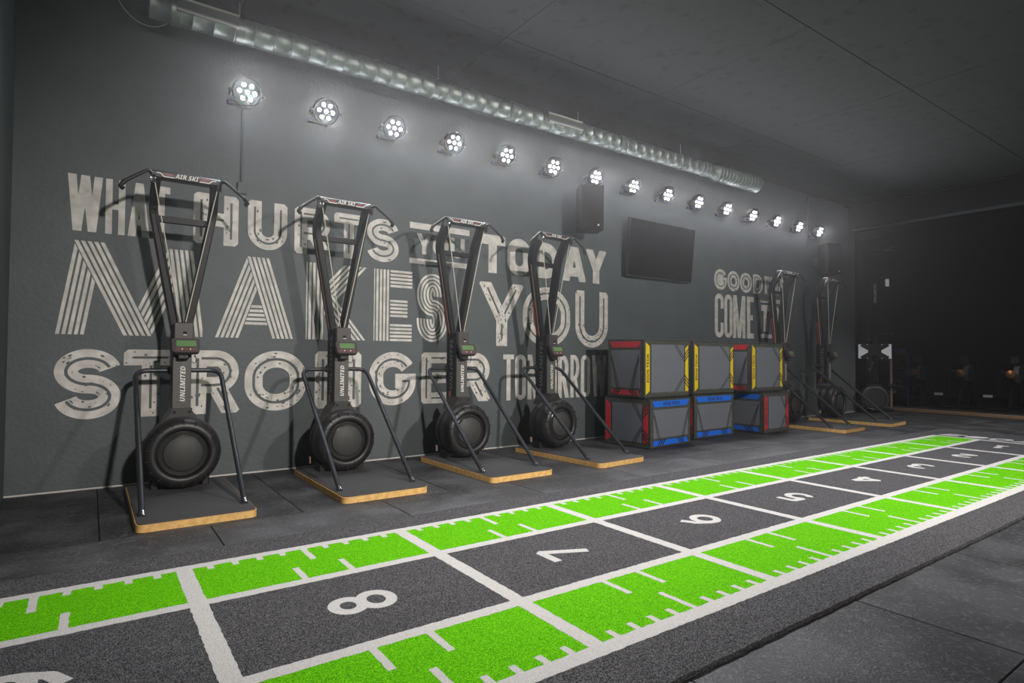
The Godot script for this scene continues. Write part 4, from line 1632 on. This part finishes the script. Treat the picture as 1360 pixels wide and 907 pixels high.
func climber() -> void:
	var t := thing("climber_machine", "tall black vertical climber machine standing just past the end of the lettered wall", "climbing machine")
	t.transform = Transform3D(Basis(Vector3(0, 1, 0), -0.5), Vector3(11.08, 0, 0.10))
	var st := begin()
	bx(st, Vector3(0, 0.028, 0.0), Vector3(0.44, 0.05, 0.44), 0.01)
	put("base", st.commit(), M.black, t)
	st = begin()
	bx(st, Vector3(0, 1.26, 0), Vector3(0.10, 2.20, 0.09), 0.006)
	var mast := put("mast", st.commit(), M.black_metal, t)
	st = begin()
	bx(st, Vector3(-0.085, 1.24, 0.0), Vector3(0.016, 2.16, 0.02), 0.003)
	put("guide_rail", st.commit(), M.tube_grey, mast)
	var tx := put("lettering", text_mesh("UNLIMITED", 0.34, 0.05, 0.2), M.white_print, mast)
	tx.transform = Transform3D(Basis(Vector3(0, 0, 1), PI / 2), Vector3(0.0, 2.1, 0.0452))
	st = begin()
	tube(st, [Vector3(0.03, 2.16, 0.03), Vector3(0.16, 2.22, 0.12)], 0.012, 7)
	put("console_arm", st.commit(), M.tube_grey, t)
	st = begin()
	bx(st, Vector3(0.17, 2.28, 0.13), Vector3(0.06, 0.13, 0.03), 0.006)
	put("console_screen", st.commit(), M.lit_screen, t)
	# white board crossed by a black X, held in front of the mast
	var xt := Transform3D(Basis(Vector3(0, 1, 0), -0.67), Vector3(-0.08, 1.06, 0.13))
	st = begin()
	bx(st, Vector3(0, 0, 0), Vector3(0.50, 0.25, 0.02), 0.002, xt)
	put("display_board", st.commit(), M.lit_screen, t)
	for s in [-1.0, 1.0]:
		st = begin()
		bar(st, [xt * Vector3(-0.20, -s * 0.125, 0.014), xt * Vector3(0.20, s * 0.125, 0.014)], 0.075, 0.012, Vector3(0, 1, 0))
		put("black_bar", st.commit(), M.black, t)
	st = begin()
	bx(st, Vector3(0.0, 0.0, 0.016), Vector3(0.2, 0.252, 0.014), 0.002, xt)
	put("black_plate", st.commit(), M.black, t)
	for s in [-1.0, 1.0]:
		st = begin()
		tube(st, [Vector3(s * 0.05, 1.32 + s * 0.05, 0.05), Vector3(s * 0.17, 1.32 + s * 0.05, 0.08), Vector3(s * 0.2, 1.32 + s * 0.05, 0.2)], 0.016, 7)
		put("hand_grip", st.commit(), M.black, t)
		st = begin()
		bx(st, Vector3(s * 0.16, 0.42 + s * 0.06, 0.12), Vector3(0.16, 0.03, 0.26), 0.006)
		put("foot_pedal", st.commit(), M.black, t)
	# air rower with a slanted boom and a big fan housing, round the corner of the lettered wall
	var r := thing("air_rower", "black air rower with a slanted lettered boom at the end of the lettered wall", "rowing machine")
	r.position = Vector3(10.66, 0, 0.30)
	st = begin()
	bar(st, [Vector3(0, 0.50, -0.16), Vector3(0, 1.0, 0.03)], 0.07, 0.09, Vector3(1, 0, 0))
	var bm := put("boom", st.commit(), M.black_metal, r)
	var bt := put("lettering", text_mesh("AIR", 0.2, 0.045, 0.2), M.grey_print, bm)
	bt.transform = Transform3D(Basis(Vector3(0, 1, 0), -PI / 2) * Basis(Vector3(0, 0, 1), PI / 2 - 0.36), Vector3(-0.0358, 0.80, -0.046))
	var fx := Transform3D(Basis(Vector3(0, 1, 0), -0.85), Vector3(0.02, 0.262, -0.02))
	st = begin()
	lathe(st, [Vector2(0, -0.06), Vector2(0.2, -0.06), Vector2(0.23, -0.03), Vector2(0.23, 0.03), Vector2(0.2, 0.06), Vector2(0.16, 0.06), Vector2(0.155, 0.05), Vector2(0.0, 0.05)], 36, fx)
	var wh := put("fan_housing", st.commit(), M.tyre, r)
	st = begin()
	lathe(st, [Vector2(0.195, 0.058), Vector2(0.203, 0.068), Vector2(0.213, 0.058)], 36, fx)
	put("pale_ring", st.commit(), M.steel, wh)
	st = begin()
	bx(st, Vector3(0, 0.016, 0), Vector3(0.3, 0.03, 0.07), 0.004, Transform3D(Basis(), Vector3(0.02, 0, -0.02)))
	put("front_foot", st.commit(), M.black_metal, r)


func rack() -> void:
	var t := thing("storage_rack", "dark metal storage rack with pale post in the far recess", "rack")
	t.position = Vector3(11.70, 0.064, 0.02)
	for e in [[-0.22, -0.25, M.black_metal], [-0.22, 0.2, M.tan_print], [0.22, 0.3, M.blue_cloth], [0.22, -0.25, M.black_metal]]:
		put("post", box_mesh(Vector3(0.03, 0.98, 0.03), 0.003, Vector3(e[0], 0.49, e[1])), e[2], t)
	for y in [0.36, 0.96]:
		put("shelf", box_mesh(Vector3(0.5, 0.03, 0.62), 0.003, Vector3(0, y, 0.0)), M.black, t)
	for y in [0.39]:
		for i in 4:
			var st := begin()
			var z := -0.2 + i * 0.13
			tube(st, [Vector3(-0.14, y + 0.055, z), Vector3(0.14, y + 0.055, z)], 0.014, 8)
			for s in [-1.0, 1.0]:
				tube(st, [Vector3(s * 0.08, y + 0.055, z), Vector3(s * 0.16, y + 0.055, z)], 0.05, 10)
			var d := put("dumbbell", st.commit(), M.black_plastic)
			d.position = t.position
			tag(d, ["black dumbbell on the far rack shelf, deepest in the recess", "black dumbbell on the far rack shelf, second from the recess wall", "black dumbbell on the far rack shelf, second from the pale post", "black dumbbell on the far rack shelf, nearest the pale post"][i], "dumbbell", "dumbbells on the far rack shelf")
	var fold := begin()
	bx(fold, Vector3(0, 1.012, 0.16), Vector3(0.36, 0.07, 0.26), 0.02)
	var cl := put("folded_cloth", fold.commit(), M.blue_cloth)
	cl.position = t.position
	tag(cl, "folded dark blue cloth on top of the far storage rack", "cloth")
